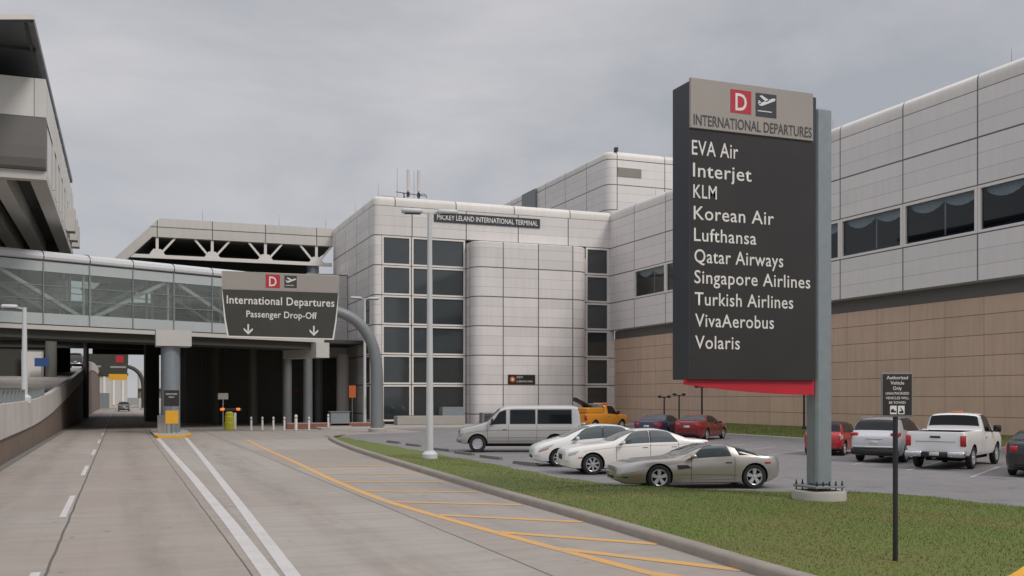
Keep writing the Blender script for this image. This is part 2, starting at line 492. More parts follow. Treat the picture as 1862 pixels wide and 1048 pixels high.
        for i in range(n if closed else n - 1):
            q = (i + 1) % n
            uq = us[q] if q else us[-1] + (P[0] - P[-1]).length
            for j in range(m - 1):
                s.f.append([b+i*m+j, b+q*m+j, b+q*m+j+1, b+i*m+j+1]); s.mi.append(mi)
                va, vb = (prof[j][1], prof[j+1][1]) if uvz else (arc[j], arc[j+1])
                s.uv[len(s.f)-1] = [(us[i], va), (uq, va), (uq, vb), (us[i], vb)]
        return s
    def mesh(s, name, mats):
        me = bpy.data.meshes.new(name)
        me.from_pydata(s.v, [], s.f)
        for m in mats: me.materials.append(M[m] if isinstance(m, str) else m)
        me.polygons.foreach_set('material_index', s.mi)
        if s.uv:
            ul = me.uv_layers.new(name='UVMap')
            for fi, uv in s.uv.items():
                pl = me.polygons[fi]
                for k, li in enumerate(pl.loop_indices): ul.data[li].uv = uv[k]
        me.update()
        return me
    def build(s, name, mats, parent=None, smooth=None, loc=None, label=None):
        if isinstance(mats, str) or not isinstance(mats, (list, tuple)): mats = [mats]
        me = s.mesh(name, mats)
        if smooth is not None: smooth_mesh(me, smooth)
        return link(name, me, parent, loc, label)

def smooth_mesh(me, ang):
    me.polygons.foreach_set('use_smooth', [True] * len(me.polygons))
    me.set_sharp_from_angle(angle=R(ang))

def link(name, me, parent=None, loc=None, label=None):
    o = bpy.data.objects.new(name, me)
    COL.objects.link(o)
    if parent is not None: o.parent = parent
    if loc is not None: o.location = loc
    if label: o['label'] = label
    return o

def tag(o, label=None, cat=None, group=None, kind=None):
    if label: o['label'] = label
    if cat: o['category'] = cat
    if group: o['group'] = group
    if kind: o['kind'] = kind
    return o

def thing(name, label, cat, loc=(0, 0, 0), rot=0.0, group=None):
    o = bpy.data.objects.new(name, None)
    o.empty_display_size = 0.3
    COL.objects.link(o)
    o.location = loc
    o.rotation_euler = (0, 0, rot)
    return tag(o, label, cat, group)

def structure(o): 
    o['kind'] = 'structure'
    return o

def copy_tree(o, parent=None):
    c = o.copy()
    COL.objects.link(c)
    if parent is not None: c.parent = parent
    for ch in list(o.children): copy_tree(ch, c)
    return c

def text(s, width, height, x, z, y, mat, parent, name='lettering', align='L', bold=0.0, gap=1.0):
    """flat lettering in a plane facing -y; x = left edge (or centre), z = baseline, height = cap height"""
    cu = bpy.data.curves.new(name, 'FONT')
    cu.body = s
    cu.size = 1.0
    cu.space_character = gap
    cu.offset = bold
    cu.resolution_u = 3
    ob = bpy.data.objects.new(name, cu)
    COL.objects.link(ob)
    bpy.context.view_layer.update()
    me = bpy.data.meshes.new_from_object(ob.evaluated_get(bpy.context.evaluated_depsgraph_get()))
    bpy.data.objects.remove(ob)
    bpy.data.curves.remove(cu)
    n = len(me.vertices)
    co = np.empty(n * 3, dtype=np.float32)
    me.vertices.foreach_get('co', co)
    co = co.reshape(-1, 3)
    x0, x1 = co[:, 0].min(), co[:, 0].max()
    cap = 0.729
    sx = width / (x1 - x0)
    sz = height / cap
    out = np.zeros_like(co)
    out[:, 0] = (co[:, 0] - x0) * sx
    out[:, 2] = co[:, 1] * sz
    me.vertices.foreach_set('co', out.reshape(-1))
    me.materials.clear()
    me.materials.append(M[mat])
    for p in me.polygons: p.material_index = 0
    me.update()
    me.name = name
    return link(name, me, parent, (x - (width / 2 if align == 'C' else 0), y, z))

def interp(pts, x):
    """monotone cubic through control points"""
    if x <= pts[0][0]: return pts[0][1]
    if x >= pts[-1][0]: return pts[-1][1]
    n = len(pts)
    for i in range(n - 1):
        if x <= pts[i+1][0]: break
    def slope(k):
        return (pts[k+1][1] - pts[k][1]) / max(1e-6, pts[k+1][0] - pts[k][0])
    def tan(k):
        if k == 0: return slope(0)
        if k == n - 1: return slope(n - 2)
        a, b = slope(k-1), slope(k)
        if a * b <= 0: return 0.0
        return 2 * a * b / (a + b)
    h = pts[i+1][0] - pts[i][0]
    t = (x - pts[i][0]) / max(1e-6, h)
    m0, m1 = tan(i) * h, tan(i+1) * h
    t2, t3 = t*t, t*t*t
    return (2*t3-3*t2+1)*pts[i][1] + (t3-2*t2+t)*m0 + (-2*t3+3*t2)*pts[i+1][1] + (t3-t2)*m1

# ================================================================ THE SETTING
def sheet(name, pts, z, mat, kind='structure'):
    me = bpy.data.meshes.new(name)
    me.from_pydata([(x, y, z) for x, y in pts], [], [tuple(range(len(pts)))])
    me.materials.append(M[mat])
    o = link(name, me)
    o['kind'] = kind
    return o

sheet('ground', [(-3000, -3000), (3000, -3000), (3000, 3000), (-3000, 3000)], -0.03, 'conc_dark')
sheet('road', [(-4.3, -30), (9.6, -30), (12, 55), (22, 64), (22, 320), (-4.3, 320)], 0.0, 'road')
LOT = [(12.8, 63.2), (12.9, 54.0), (12.9, 44.0), (12.8, 39.7), (12.9, 36.9), (12.75, 31.2), (12.7, 28.7), (12.9, 26.2), (13.7, 23.8), (15.2, 22.5), (16.6, 21.9), (18.0, 21.3), (18.6, 20.3), (18.8, 18.9), (19.0, 17.6), (19.2, 16.4)]
KERB = [(13.2, 64.2), (11.9, 61.4), (11.05, 56.5), (10.15, 47.5), (9.6, 39.0), (9.25, 32.5), (8.98, 27.2), (8.83, 23.7), (8.74, 20.9), (8.66, 18.2), (8.5, 14.9), (8.4, 13.3), (8.3, 11.9), (8.3, 10.4), (8.7, 9.5), (9.6, 9.1), (11.0, 9.72), (12.6, 10.72), (15.6, 12.75), (18.4, 14.9), (19.2, 16.4)]
def smooth_path(pts, sub=4):
    out = []
    n = len(pts)
    for i in range(n - 1):
        p0 = Vector(pts[max(i-1, 0)]); p1 = Vector(pts[i]); p2 = Vector(pts[i+1]); p3 = Vector(pts[min(i+2, n-1)])
        for k in range(sub):
            t = k / sub
            q = 0.5 * ((2*p1) + (-p0+p2)*t + (2*p0-5*p1+4*p2-p3)*t*t + (-p0+3*p1-3*p2+p3)*t*t*t)
            out.append((q.x, q.y))
    out.append(pts[-1])
    return out
KS = smooth_path(KERB)
LS = smooth_path(LOT)
sheet('parking_lot', [(9.0, -30), (9.0, 9), (10.5, 12), (11.5, 40), (12.0, 64.5), (20, 69), (20, 76.4), (43.2, 76.4), (43.2, -30)], 0.004, 'asphalt')
# pavement in front of the entrance block and the covered drop-off
pv = MB()
pv.strip([(14.2, 90), (14.2, 76.5), (44, 76.5)], [(0.0, 0.0), (0.02, 0.12), (0.1, 0.14), (0.3, 0.14)])
pv.add([(14.5, 76.8, .14), (44, 76.8, .14), (44, 90, .14), (14.5, 90, .14)], [(0, 1, 2, 3)])
structure(pv.build('pavement', 'conc'))

# kerb of the grass island
kb = MB()
prof = [(0.0, -0.02), (0.015, 0.10), (0.05, 0.145), (0.10, 0.155), (0.26, 0.155), (0.28, 0.14), (0.285, 0.06)]
kb.strip(list(reversed(KS)), [(-o, z) for o, z in prof])
structure(kb.build('kerb', 'kerb_conc', smooth=50))
yk = MB()
seg = [p for p in KS if p[0] > 10.4 and p[1] < 15.2]
yk.strip(list(reversed(seg)), [(0.004, 0.0), (-0.011, 0.104), (-0.048, 0.150), (-0.10, 0.160), (-0.26, 0.160)])
structure(yk.build('painted_kerb', 'yellow', smooth=50))

# the grass island itself: soil sheet with a slight crown
def inside(poly, x, y):
    c = False; n = len(poly); j = n - 1
    for i in range(n):
        xi, yi = poly[i]; xj, yj = poly[j]
        if (yi > y) != (yj > y) and x < (xj - xi) * (y - yi) / (yj - yi) + xi: c = not c
        j = i
    return c
ISL = []
for i, p in enumerate(KS):
    q = KS[min(i+1, len(KS)-1)]; o = KS[max(i-1, 0)]
    d = (Vector(q) - Vector(o)).normalized()
    nrm = Vector((-d.y, d.x))            # inward
    ISL.append((p[0] + nrm.x * 0.26, p[1] + nrm.y * 0.26))
ISLAND = ISL + list(reversed(LS))[1:]
def edge_dist(x, y):
    m = 9.0
    n = len(ISLAND)
    for i in range(n):
        ax, ay = ISLAND[i]; bx, by = ISLAND[(i+1) % n]
        dx, dy = bx-ax, by-ay
        l2 = dx*dx+dy*dy
        if l2 < 1e-9: continue
        t = max(0, min(1, ((x-ax)*dx+(y-ay)*dy)/l2))
        m = min(m, math.hypot(x-ax-t*dx, y-ay-t*dy))
    return m
def lawn_z(x, y, d=None):
    d = edge_dist(x, y) if d is None else d
    lot = max(0.0, min(1.0, (x - 12.0) / 4.0)) if y < 24 else max(0.0, min(1.0, (x - 10.5) / 2.0))
    edge = 0.130 * (1 - lot) + 0.012 * lot
    return edge + 0.045 * min(1.0, d / 1.6) + 0.012 * math.sin(x*2.1) * math.sin(y*1.7)
lw_ = MB()
step = 0.45
nx0, nx1, ny0, ny1 = 8.2, 19.6, 8.8, 64.6
idx = {}
XS = [nx0 + step*i for i in range(int((nx1-nx0)/step)+1)]
YS = [ny0 + step*i for i in range(int((ny1-ny0)/step)+1)]
import bmesh
bm = bmesh.new()
ring = [bm.verts.new((x, y, 0)) for x, y in ISLAND]
try:
    fcap = bm.faces.new(ring)
except ValueError:
    fcap = None
for x in XS:
    g = bm.faces[:] + bm.edges[:] + bm.verts[:]
    bmesh.ops.bisect_plane(bm, geom=g, plane_co=(x, 0, 0), plane_no=(1, 0, 0))
for y in YS:
    g = bm.faces[:] + bm.edges[:] + bm.verts[:]
    bmesh.ops.bisect_plane(bm, geom=g, plane_co=(0, y, 0), plane_no=(0, 1, 0))
bmesh.ops.triangulate(bm, faces=bm.faces[:])
for v in bm.verts: v.co.z = lawn_z(v.co.x, v.co.y)
bmesh.ops.recalc_face_normals(bm, faces=bm.faces[:])
me = bpy.data.meshes.new('lawn')
bm.to_mesh(me); bm.free()
me.materials.append(M['grass'])
me.polygons.foreach_set('use_smooth', [True] * len(me.polygons))
structure(link('lawn', me))

# grass blades on the island and on the strip along the brown wall
rng = np.random.default_rng(5)
def blades(name, pts, zs, hmin, hmax, w):
    n = len(pts)
    pts = np.asarray(pts); zs = np.asarray(zs)
    a = rng.uniform(0, 2*np.pi, n); h = rng.uniform(hmin, hmax, n); lean = rng.uniform(0.15, 0.8, n); b = rng.uniform(0, 2*np.pi, n)
    dx, dy = np.cos(a)*w, np.sin(a)*w
    tip = np.stack([pts[:,0] + np.cos(b)*lean*h, pts[:,1] + np.sin(b)*lean*h, zs + h], 1)
    l = np.stack([pts[:,0]-dx, pts[:,1]-dy, zs-0.01], 1); r = np.stack([pts[:,0]+dx, pts[:,1]+dy, zs-0.01], 1)
    co = np.stack([l, r, tip], 1).reshape(-1, 3).astype(np.float32)
    me = bpy.data.meshes.new(name)
    me.vertices.add(3*n); me.vertices.foreach_set('co', co.reshape(-1))
    me.loops.add(3*n); me.loops.foreach_set('vertex_index', np.arange(3*n, dtype=np.int32))
    me.polygons.add(n)
    me.polygons.foreach_set('loop_start', np.arange(0, 3*n, 3, dtype=np.int32))
    me.polygons.foreach_set('loop_total', np.full(n, 3, dtype=np.int32))
    me.update(calc_edges=True)
    me.materials.append(M['grass'])
    o = link(name, me)
    return tag(o, 'short mown green and brown grass growing on the kerbed island', 'grass', kind='stuff')
gx = []; gz = []
for _ in range(5200):
    pass
cells = []
for x in np.arange(8.2, 19.6, 0.25):
    for y in np.arange(8.8, 40, 0.25):
        if inside(ISLAND, x, y):
            d = edge_dist(x, y)
            if d > 0.015: cells.append((x, y, d))
for x, y, d in cells:
    dens = 30 if y < 24 else 13
    k = rng.random((dens, 2)) * 0.25 - 0.125
    for q in k:
        gx.append((x + q[0], y + q[1])); gz.append(lawn_z(x, y, d))
blades('grass', gx, gz, 0.012, 0.036, 0.008)

# strip of lawn with a kerb along the brown wall
VX = 36.3
st = MB()
st.strip([(VX, 66), (VX, 46), (VX + .8, 43), (VX + 2.2, 40.5), (VX + 2.2, 5)], [(0.0, 0.0), (0.02, 0.13), (0.06, 0.15), (0.30, 0.15)])
structure(st.build('strip_kerb', 'conc', smooth=50))
sg = MB()
yy = [66, 46, 43, 40.5, 5]; xx = [VX+.25, VX+.25, VX+1.05, VX+2.45, VX+2.45]
for i in range(4):
    sg.quad((xx[i], yy[i], .14), (xx[i+1], yy[i+1], .14), (43.5, yy[i+1], .5), (43.5, yy[i], .5))
structure(sg.build('verge', 'grass'))
pts = []; zs = []
for _ in range(9000):
    x = rng.uniform(VX + .3, 43); y = rng.uniform(38, 65.5)
    if y < 46 and x < VX + 2.5: continue
    pts.append((x, y)); zs.append(.14 + (x - VX - .25) / (43.5 - VX) * .36)
ob = blades('verge_grass', pts, zs, 0.05, 0.13, 0.012)
ob['label'] = 'strip of green grass growing along the foot of the brown wall'

# ---------------------------------------------------------------- painted markings
def ribbon(mb, pts, w, z=0.005):
    P = [Vector(p) for p in pts]
    for i in range(len(P) - 1):
        d = (P[i+1] - P[i]).normalized()
        n = Vector((-d.y, d.x)) * (w / 2)
        a, b = P[i], P[i+1]
        d0 = (P[i] - P[i-1]).normalized() if i else d
        d2 = (P[i+2] - P[i+1]).normalized() if i < len(P) - 2 else d
        n0 = (Vector((-d.y, d.x)) + Vector((-d0.y, d0.x))).normalized() * (w/2)
        n1 = (Vector((-d.y, d.x)) + Vector((-d2.y, d2.x))).normalized() * (w/2)
        mb.add([(a.x-n0.x, a.y-n0.y, z), (b.x-n1.x, b.y-n1.y, z), (b.x+n1.x, b.y+n1.y, z), (a.x+n0.x, a.y+n0.y, z)], [(0, 1, 2, 3)])
mw = MB()
for k in range(-1, 12):
    y0 = 10.9 + 11.95 * k
    ribbon(mw, [(-1.12, y0), (-1.12, y0 + 4.9)], 0.13)
ribbon(mw, [(1.93, 4), (1.95, 14.4), (2.03, 20.3), (2.1, 32.8), (2.12, 64.3)], 0.24)
ribbon(mw, [(2.02, 4), (2.25, 14.3), (2.62, 25.4), (3.2, 45), (3.72, 64.3)], 0.21)
for k in range(12):
    y0 = 24 + k * 3.2
    ribbon(mw, [(2.28, y0), (2.45 + k * 0.085, y0 + 0.1)], 0.07, 0.0062)
structure(mw.build('lane_markings', 'mark_white'))
my = MB()
YL = smooth_path([(6.9, 60.5), (6.55, 52), (6.2, 38), (5.95, 30.4), (5.92, 24.5), (6.05, 21.9), (6.38, 18.1), (6.66, 15.4), (6.88, 13.5), (7.05, 12.0), (7.3, 9), (7.5, 5)], 4)
ribbon(my, YL, 0.21)
for a, b in [((6.25, 36.2), (9.3, 35.6)), ((6.2, 32.6), (9.05, 31.6)), ((6.1, 29.4), (8.85, 28.3)), ((6.05, 26.3), (8.75, 24.9)), ((6.1, 23.3), (8.65, 21.6)), ((6.25, 20.4), (8.6, 18.2)), ((6.5, 17.4), (8.5, 15.0)), ((6.75, 15.1), (8.35, 12.3)), ((7.0, 12.6), (8.3, 9.9))]:
    ribbon(my, [a, b], 0.25, 0.0065)
structure(my.build('hatch_markings', 'mark_yellow'))
ml = MB()
AX = Vector((0.82, 0.572))
for k in range(-3, 8):
    c = Vector((24.6, 23.95)) + Vector((0.28, 3.02)) * k
    ribbon(ml, [c, c + AX * 5.6], 0.11, 0.009)
for k in range(-1, 9):
    y0 = 26.35 + k * 3.35
    ribbon(ml, [(14.0, y0 + .35), (18.6, y0 - .8)], 0.10, 0.009)
structure(ml.build('bay_markings', 'mark_lot'))

# ---------------------------------------------------------------- ramp on the left
RP = [(0, 0.9), (20, 1.05), (38, 1.28), (54, 1.42), (67, 1.75), (79, 2.3), (105, 3.6), (132, 5.1), (160, 6.75), (190, 7.2), (230, 7.2)]
def ramp_z(y): return interp(RP, y)
rs = MB()
ys = list(range(0, 231, 5))
for a, b in zip(ys[:-1], ys[1:]):
    rs.quad((-14, a, ramp_z(a)), (-4.35, a, ramp_z(a)), (-4.35, b, ramp_z(b)), (-14, b, ramp_z(b)))
structure(rs.build('ramp', 'road'))
rw = thing('ramp_wall', 'pale curved parapet wall of the ramp with brown stained base, left of the road', 'wall', (-4, 38, 0))
def wpart(mb, name, mats, th, smooth=None, label=None):
    loc = tuple(-c for c in th.location)
    return mb.build(name, mats, th, smooth, loc, label)
wl = MB(); wb_ = MB()
for a, b in zip(ys[:-1], ys[1:]):
    za, zb = ramp_z(a) + .92, ramp_z(b) + .92
    for x, s in ((-4.0, 1), (-4.35, -1)):
        q = [(x, a, za - 1.28), (x, b, zb - 1.28), (x, b, zb), (x, a, za)]
        if s < 0: q = q[::-1]
        wl.quad(*q, uv=[(a, 0), (b, 0), (b, 1.3), (a, 1.3)] if s > 0 else [(a, 1.3), (b, 1.3), (b, 0), (a, 0)])
    wl.quad((-4.0, a, za), (-4.0, b, zb), (-4.35, b, zb), (-4.35, a, za), uv=[(a, 0), (b, 0), (b, .3), (a, .3)])
    wl.quad((-4.0, a, za-1.28), (-4.35, a, za-1.28), (-4.35, b, zb-1.28), (-4.0, b, zb-1.28), uv=[(a, 0), (a, .3), (b, .3), (b, 0)])
    wb_.quad((-4.06, a, -.02), (-4.06, b, -.02), (-4.06, b, zb - 1.27), (-4.06, a, za - 1.27))
wpart(wl, 'parapet', 'parapet', rw)
M['wall_base'] = mat_plain('brown_stained_wall_base', (0.175, 0.13, 0.10), 0.9, 0, 0.3, 0.8)
wpart(wb_, 'wall_base', 'wall_base', rw)
rl = MB()
rys = [16 + 1.6 * i for i in range(32)]
for a, b in zip(rys[:-1], rys[1:]):
    rl.bar((-4.17, a, ramp_z(a) + 1.42), (-4.17, b, ramp_z(b) + 1.42), .07, .06)
    rl.bar((-4.17, a, ramp_z(a) + .93), (-4.17, a, ramp_z(a) + 1.42), .16, .10, up=(0, 1, 0))
wpart(rl, 'railing', 'galv_dark', rw)
gu = MB()
gu.box(-4.0, -3.75, -20, 140, -.02, .035)
structure(gu.build('gutter', 'conc_dark'))
t = thing('retaining_wall', 'dark concrete wall along the far side of the ramp under the deck', 'wall', (-14, 40, 0))
m = MB()
for a, b in zip(ys[4:28], ys[5:29]):
    m.quad((-14.0, a, -.02), (-14.0, b, -.02), (-14.0, b, ramp_z(b) + 1.1), (-14.0, a, ramp_z(a) + 1.1))
    m.quad((-14.3, a, -.02), (-14.3, a, ramp_z(a) + 1.1), (-14.3, b, ramp_z(b) + 1.1), (-14.3, b, -.02))
    m.quad((-14.0, a, ramp_z(a) + 1.1), (-14.0, b, ramp_z(b) + 1.1), (-14.3, b, ramp_z(b) + 1.1), (-14.3, a, ramp_z(a) + 1.1))
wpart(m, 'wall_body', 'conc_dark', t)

# ================================================================ BUILDINGS
def arc(cx, cy, r, a0, a1, n=6):
    return [(cx + r*math.cos(R(a0 + (a1-a0)*i/n)), cy + r*math.sin(R(a0 + (a1-a0)*i/n))) for i in range(n+1)]

# ---- terminal wing on the right: brown base, white cladding, ribbon of windows
wing = thing('terminal_wing', 'long white panelled terminal wing on a brown wall with ribbon windows, right side', 'building', (43, 50, 0))
m = MB()
m.strip([(43.45, 85.4), (43.45, 8)], [(0, 0), (0, 7.9)], u0=0)
m.quad((43.45, 8, 0), (70, 8, 0), (70, 8, 7.9), (43.45, 8, 7.9), uv=[(0, 0), (26, 0), (26, 7.9), (0, 7.9)])
wpart(m, 'wall', 'brown', wing)
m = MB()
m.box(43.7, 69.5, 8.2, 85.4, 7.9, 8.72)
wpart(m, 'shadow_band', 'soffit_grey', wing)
m = MB()
u_at = lambda y: -(y - 80.25)
for z0, z1 in ((8.72, 11.30), (13.88, 19.04)):
    m.strip([(43.0, 84.98), (43.0, 8), (70, 8)], [(0, z0), (0, z1)], u0=u_at(84.98))
m.strip([(43.0, 84.98), (43.0, 80.3)], [(0, 11.30), (0, 13.88)], u0=u_at(84.98))
m.quad((43.0, 84.98, 8.72), (69.9, 84.98, 8.72), (69.9, 8, 8.72), (43.0, 8, 8.72), uv=[(1, 8.9)] * 4)
wpart(m, 'cladding', 'clad', wing)
m = MB()
m.strip([(43.0, 84.98), (43.0, 8), (70, 8)], [(0, 19.04), (0.0, 19.45), (.06, 19.7), (.22, 19.9), (.5, 20.05), (.9, 20.1), (6, 20.1), (27, 20.1)], u0=u_at(84.98))
wpart(m, 'coping', 'clad_plain', wing, 40)
M['wing_glass'] = mat_glass('wing_window_glass', (0.80, 0.86, 0.90), 0.01, 0.02, 0.94, (0.03, 0.035, 0.045))
m = MB()
m.box(47.5, 47.7, 8, 84, 8.8, 19); m.box(43.2, 47.7, 84.1, 84.4, 8.8, 19); m.box(43.3, 47.5, 8, 84, 10.6, 10.9); m.box(43.3, 47.5, 8, 84, 13.95, 14.2)
wpart(m, 'room', 'room', wing)
for k in range(13):
    y1 = 80.25 - 5.55 * k; y0 = y1 - 5.55
    f = MB()
    f.box(42.985, 43.16, y0, y0 + .21, 11.32, 13.86); f.box(42.985, 43.16, y1 - .21, y1 - .03, 11.32, 13.86)
    f.box(42.985, 43.16, y0 + .21, y1 - .21, 13.70, 13.86); f.box(42.985, 43.16, y0 + .21, y1 - .21, 11.32, 11.47)
    fr = wpart(f, 'window', 'frame_white', wing)
    g = MB()
    g.quad((43.10, y1 - .21, 11.47), (43.10, y0 + .21, 11.47), (43.10, y0 + .21, 13.70), (43.10, y1 - .21, 13.70))
    g.build('pane', 'wing_glass', fr)
    v = MB()
    N = 28
    for j in range(2):
        a = y1 - .22 - j * 2.56
        for i in range(N):
            ta, tb = i / N, (i + 1) / N
            ya, yb = a - 2.55 * ta, a - 2.55 * tb
            da = .30 + .45 * max(0, math.sin(math.pi * ta))**.8; db = .30 + .45 * max(0, math.sin(math.pi * tb))**.8
            xa = 43.42 + .03 * math.sin(ta * 40); xb = 43.42 + .03 * math.sin(tb * 40)
            v.quad((xa, ya, 13.88 - da), (xb, yb, 13.88 - db), (xb, yb, 13.9), (xa, ya, 13.9))
            v.quad((xa + .02, ya, 13.9), (xb + .02, yb, 13.9), (xb + .02, yb, 13.88 - db), (xa + .02, ya, 13.88 - da))
    v.box(43.5, 43.56, y1 - 2.80, y1 - 2.72, 10.9, 13.9)
    v.build('curtain', 'valance', fr)
m = MB()
m.box(43.25, 43.3, 8, 80.2, 11.30, 11.62)
M['blue_strip'] = mat_plain('blue_sill_strip', (0.015, 0.03, 0.13), 0.6, 0, 0.2)
wpart(m, 'sill_strip', 'blue_strip', wing)
for y in (54.3, 40.0, 66.0, 78.0):
    m = MB(); m.cyl(43.9, y, 20.05, 20.9, .018, .008, 6)
    wpart(m, 'lightning_rod', 'galv_dark', wing)

# ---- entrance block
eb = thing('entrance_block', 'white terminal entrance block with dark glazed bays and a rounded projecting front', 'building', (31, 85, 0))
CF = mat_panels('white_cladding_entrance', (0.72, 0.685, 0.665), 4.98, 2.58, 0.99, 23.72)
M['clad_e'] = CF
edge = [(20.3, 102.6), (20.3, 85.4)] + arc(20.7, 85.4, .4, 180, 270, 5)[1:] + [(21.0, 85.0)]
ulen = 17.2 + .4 * math.pi / 2 + .3
m = MB()
m.strip(edge, [(0, 0.0), (0, 19.05)], u0=21.0 - ulen)
m.strip([(21.0, 85.0), (43.0, 85.0)], [(0, 16.47), (0, 19.05)], u0=21.0)
m.strip([(28.62, 85.0), (40.45, 85.0)], [(0, 0.0), (0, 15.4)], u0=28.62)
m.strip([(42.85, 85.0), (43.45, 85.0)], [(0, 0.0), (0, 16.47)], u0=42.8)
m.quad((21.0, 85.0, 16.47), (21.0, 85.3, 16.47), (43, 85.3, 16.47), (43, 85, 16.47), uv=[(1, 2)] * 4)
wpart(m, 'wall', 'clad_e', eb, 40)
m = MB()
full = edge + [(43.0, 85.0), (43.0, 84.99)]
m.strip(edge + [(43.02, 85.0)], [(0, 19.05), (0.0, 19.55), (.04, 19.66), (.16, 19.80), (.5, 19.92), (1.0, 19.96), (9, 19.97)], u0=21.0 - ulen)
wpart(m, 'coping', 'clad_plain', eb, 40)
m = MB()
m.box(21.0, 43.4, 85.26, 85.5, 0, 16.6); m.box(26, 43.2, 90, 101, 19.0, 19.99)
wpart(m, 'backing', 'dark_under', eb)  # backing behind the windows; shadow above the bay painted into its colour
bay = [(28.72, 85.05), (28.72, 84.0)] + arc(29.72, 84.0, 1.0, 180, 270, 7)[1:] + [(38.4, 83.0)] + arc(38.4, 84.6, 1.6, 270, 342, 7)[1:] + [(40.25, 85.05)]
m = MB()
M['clad_b'] = mat_panels('white_cladding_bay_front', (0.72, 0.685, 0.665), 3.37, 2.58, 0.99, 31.46)
m.strip(bay, [(0, 0.0), (0, 16.1), (.05, 16.15)], u0=29.72 - (1.05 + 1.0 * math.pi / 2))
m.add([(x, y + .02, 16.13) for x, y in [(29.1, 84.9), (29.1, 84.2), (30, 83.4), (38.3, 83.4), (39.6, 84.4), (39.9, 84.9)]], [tuple(range(6))])
wpart(m, 'projecting_bay', 'clad_b', eb, 40)
ROWS = [16.47, 13.89, 11.31, 8.73, 6.15, 3.57, 0.36]
def win_y(x0, x1, z0, z1, y, th, fw=.10, mull=None):
    f = MB()
    a, b, c, d = x0 + .015, x1 - .015, z0 + .03, z1 - .03
    f.box(a, a + fw, y - .05, y + .12, c, d); f.box(b - fw, b, y - .05, y + .12, c, d)
    f.box(a + fw, b - fw, y - .048, y + .12, c, c + fw); f.box(a + fw, b - fw, y - .048, y + .12, d - fw, d)
    if mull: f.box(mull - .04, mull + .04, y - .045, y + .12, c + fw, d - fw)
    w = wpart(f, 'window', 'frame_white', th)
    p = MB()
    p.quad((a + fw, y + .06, c + fw), (b - fw, y + .06, c + fw), (b - fw, y + .06, d - fw), (a + fw, y + .06, d - fw))
    p.build('pane', 'win_atrium', w)
def win_x(y0, y1, z0, z1, x, th, fw=.10):
    f = MB()
    f.box(x - .06, x + .05, y0, y0 + fw, z0, z1); f.box(x - .06, x + .05, y1 - fw, y1, z0, z1)
    f.box(x - .058, x + .05, y0 + fw, y1 - fw, z0, z0 + fw); f.box(x - .058, x + .05, y0 + fw, y1 - fw, z1 - fw, z1)
    w = wpart(f, 'window', 'frame_white', th)
    p = MB()
    p.quad((x - .02, y1 - fw, z0 + fw), (x - .02, y0 + fw, z0 + fw), (x - .02, y0 + fw, z1 - fw), (x - .02, y1 - fw, z1 - fw))
    p.build('pane', 'win_atrium', w)
for i in range(6):
    win_y(21.02, 23.62, ROWS[i+1], ROWS[i], 85.02, eb, .145)
    win_y(23.68, 28.6, ROWS[i+1], ROWS[i], 85.02, eb, .145, mull=25.35)
    win_y(40.45, 42.85, ROWS[i+1], ROWS[i], 85.02, eb, .16)
for i in range(2, 6):
    win_x(86.1, 88.4, ROWS[i+1] + .05, ROWS[i] - .05, 20.29, eb)
# rooftop antennas
an = thing('antenna_cluster', 'rooftop antenna cluster with two pale panel antennas and thin whips', 'antenna', (25, 90, 20))
for x in (24.75, 25.75):
    m = MB(); m.bbox(x - .13, x + .13, 89.9, 90.1, 21.5, 23.5, .03); wpart(m, 'panel_antenna', 'conc_lit', an)
    m = MB(); m.cyl(x, 90.15, 20, 23.3, .045, n=8); m.box(x - .12, x + .12, 89.95, 90.2, 21.0, 21.4); wpart(m, 'mast', 'black', an)
for x, h in ((23.7, 23.5), (25.3, 23.4)):
    m = MB(); m.cyl(x, 90, 20, h, .03, .015, 6); wpart(m, 'whip', 'galv', an)
m = MB()
m.bar((23.6, 90.1, 21.35), (26.4, 90.1, 21.15), .06, .06)
m.tube([(26.2 + .35*math.cos(a), 90.1, 21.0 + .35*math.sin(a)) for a in [i*math.pi/8 for i in range(16)]], .035, 6)
m.bar((24.2, 90.1, 20.0), (24.4, 90.1, 21.3), .06, .06); m.bar((24.75, 90.1, 20.0), (24.3, 90.1, 21.3), .06, .06)
wpart(m, 'support_frame', 'black', an)
for x, y in ((20.9, 85.8), (20.9, 95.0)):
    m = MB(); m.cyl(x, y, 19.9, 21.1, .018, .008, 6); wpart(m, 'lightning_rod', 'galv_dark', eb)

# ---- penthouse block on the roof behind
ph = thing('rooftop_block', 'white panelled upper block rising behind the entrance roof with two louvres', 'building', (50, 95, 18))
m = MB()
ph_path = [(46.2, 124), (46.2, 93.0)] + arc(47.2, 93.0, 1.0, 180, 270, 6)[1:] + [(80, 92)]
m.strip(ph_path, [(0, 15.0), (0, 26.9)], u0=0.6)
wpart(m, 'wall', 'clad', ph, 40)
m = MB()
m.strip(ph_path, [(0, 26.9), (0.0, 27.2), (.06, 27.45), (.25, 27.6), (.6, 27.65), (16, 27.66)], u0=0.6)
wpart(m, 'coping', 'clad_plain', ph, 40)
def louvre(th, pts, mat='galv_dark'):
    m = MB()
    for i in range(9):
        z = pts[4] + (pts[5] - pts[4]) * (i + .5) / 9
        m.box(pts[0], pts[1], pts[2], pts[3], z - .10 * (pts[5]-pts[4]) / 2.2, z + .08 * (pts[5]-pts[4]) / 2.2)
    wpart(m, 'louvre', mat, th)
louvre(ph, (47.4, 50.1, 91.9, 92.1, 25.1, 26.0), 'sign_grey')
m = MB(); m.box(45.95, 46.3, 110.5, 114.8, 24.0, 27.3); wpart(m, 'vent_box', 'galv_dark', ph)
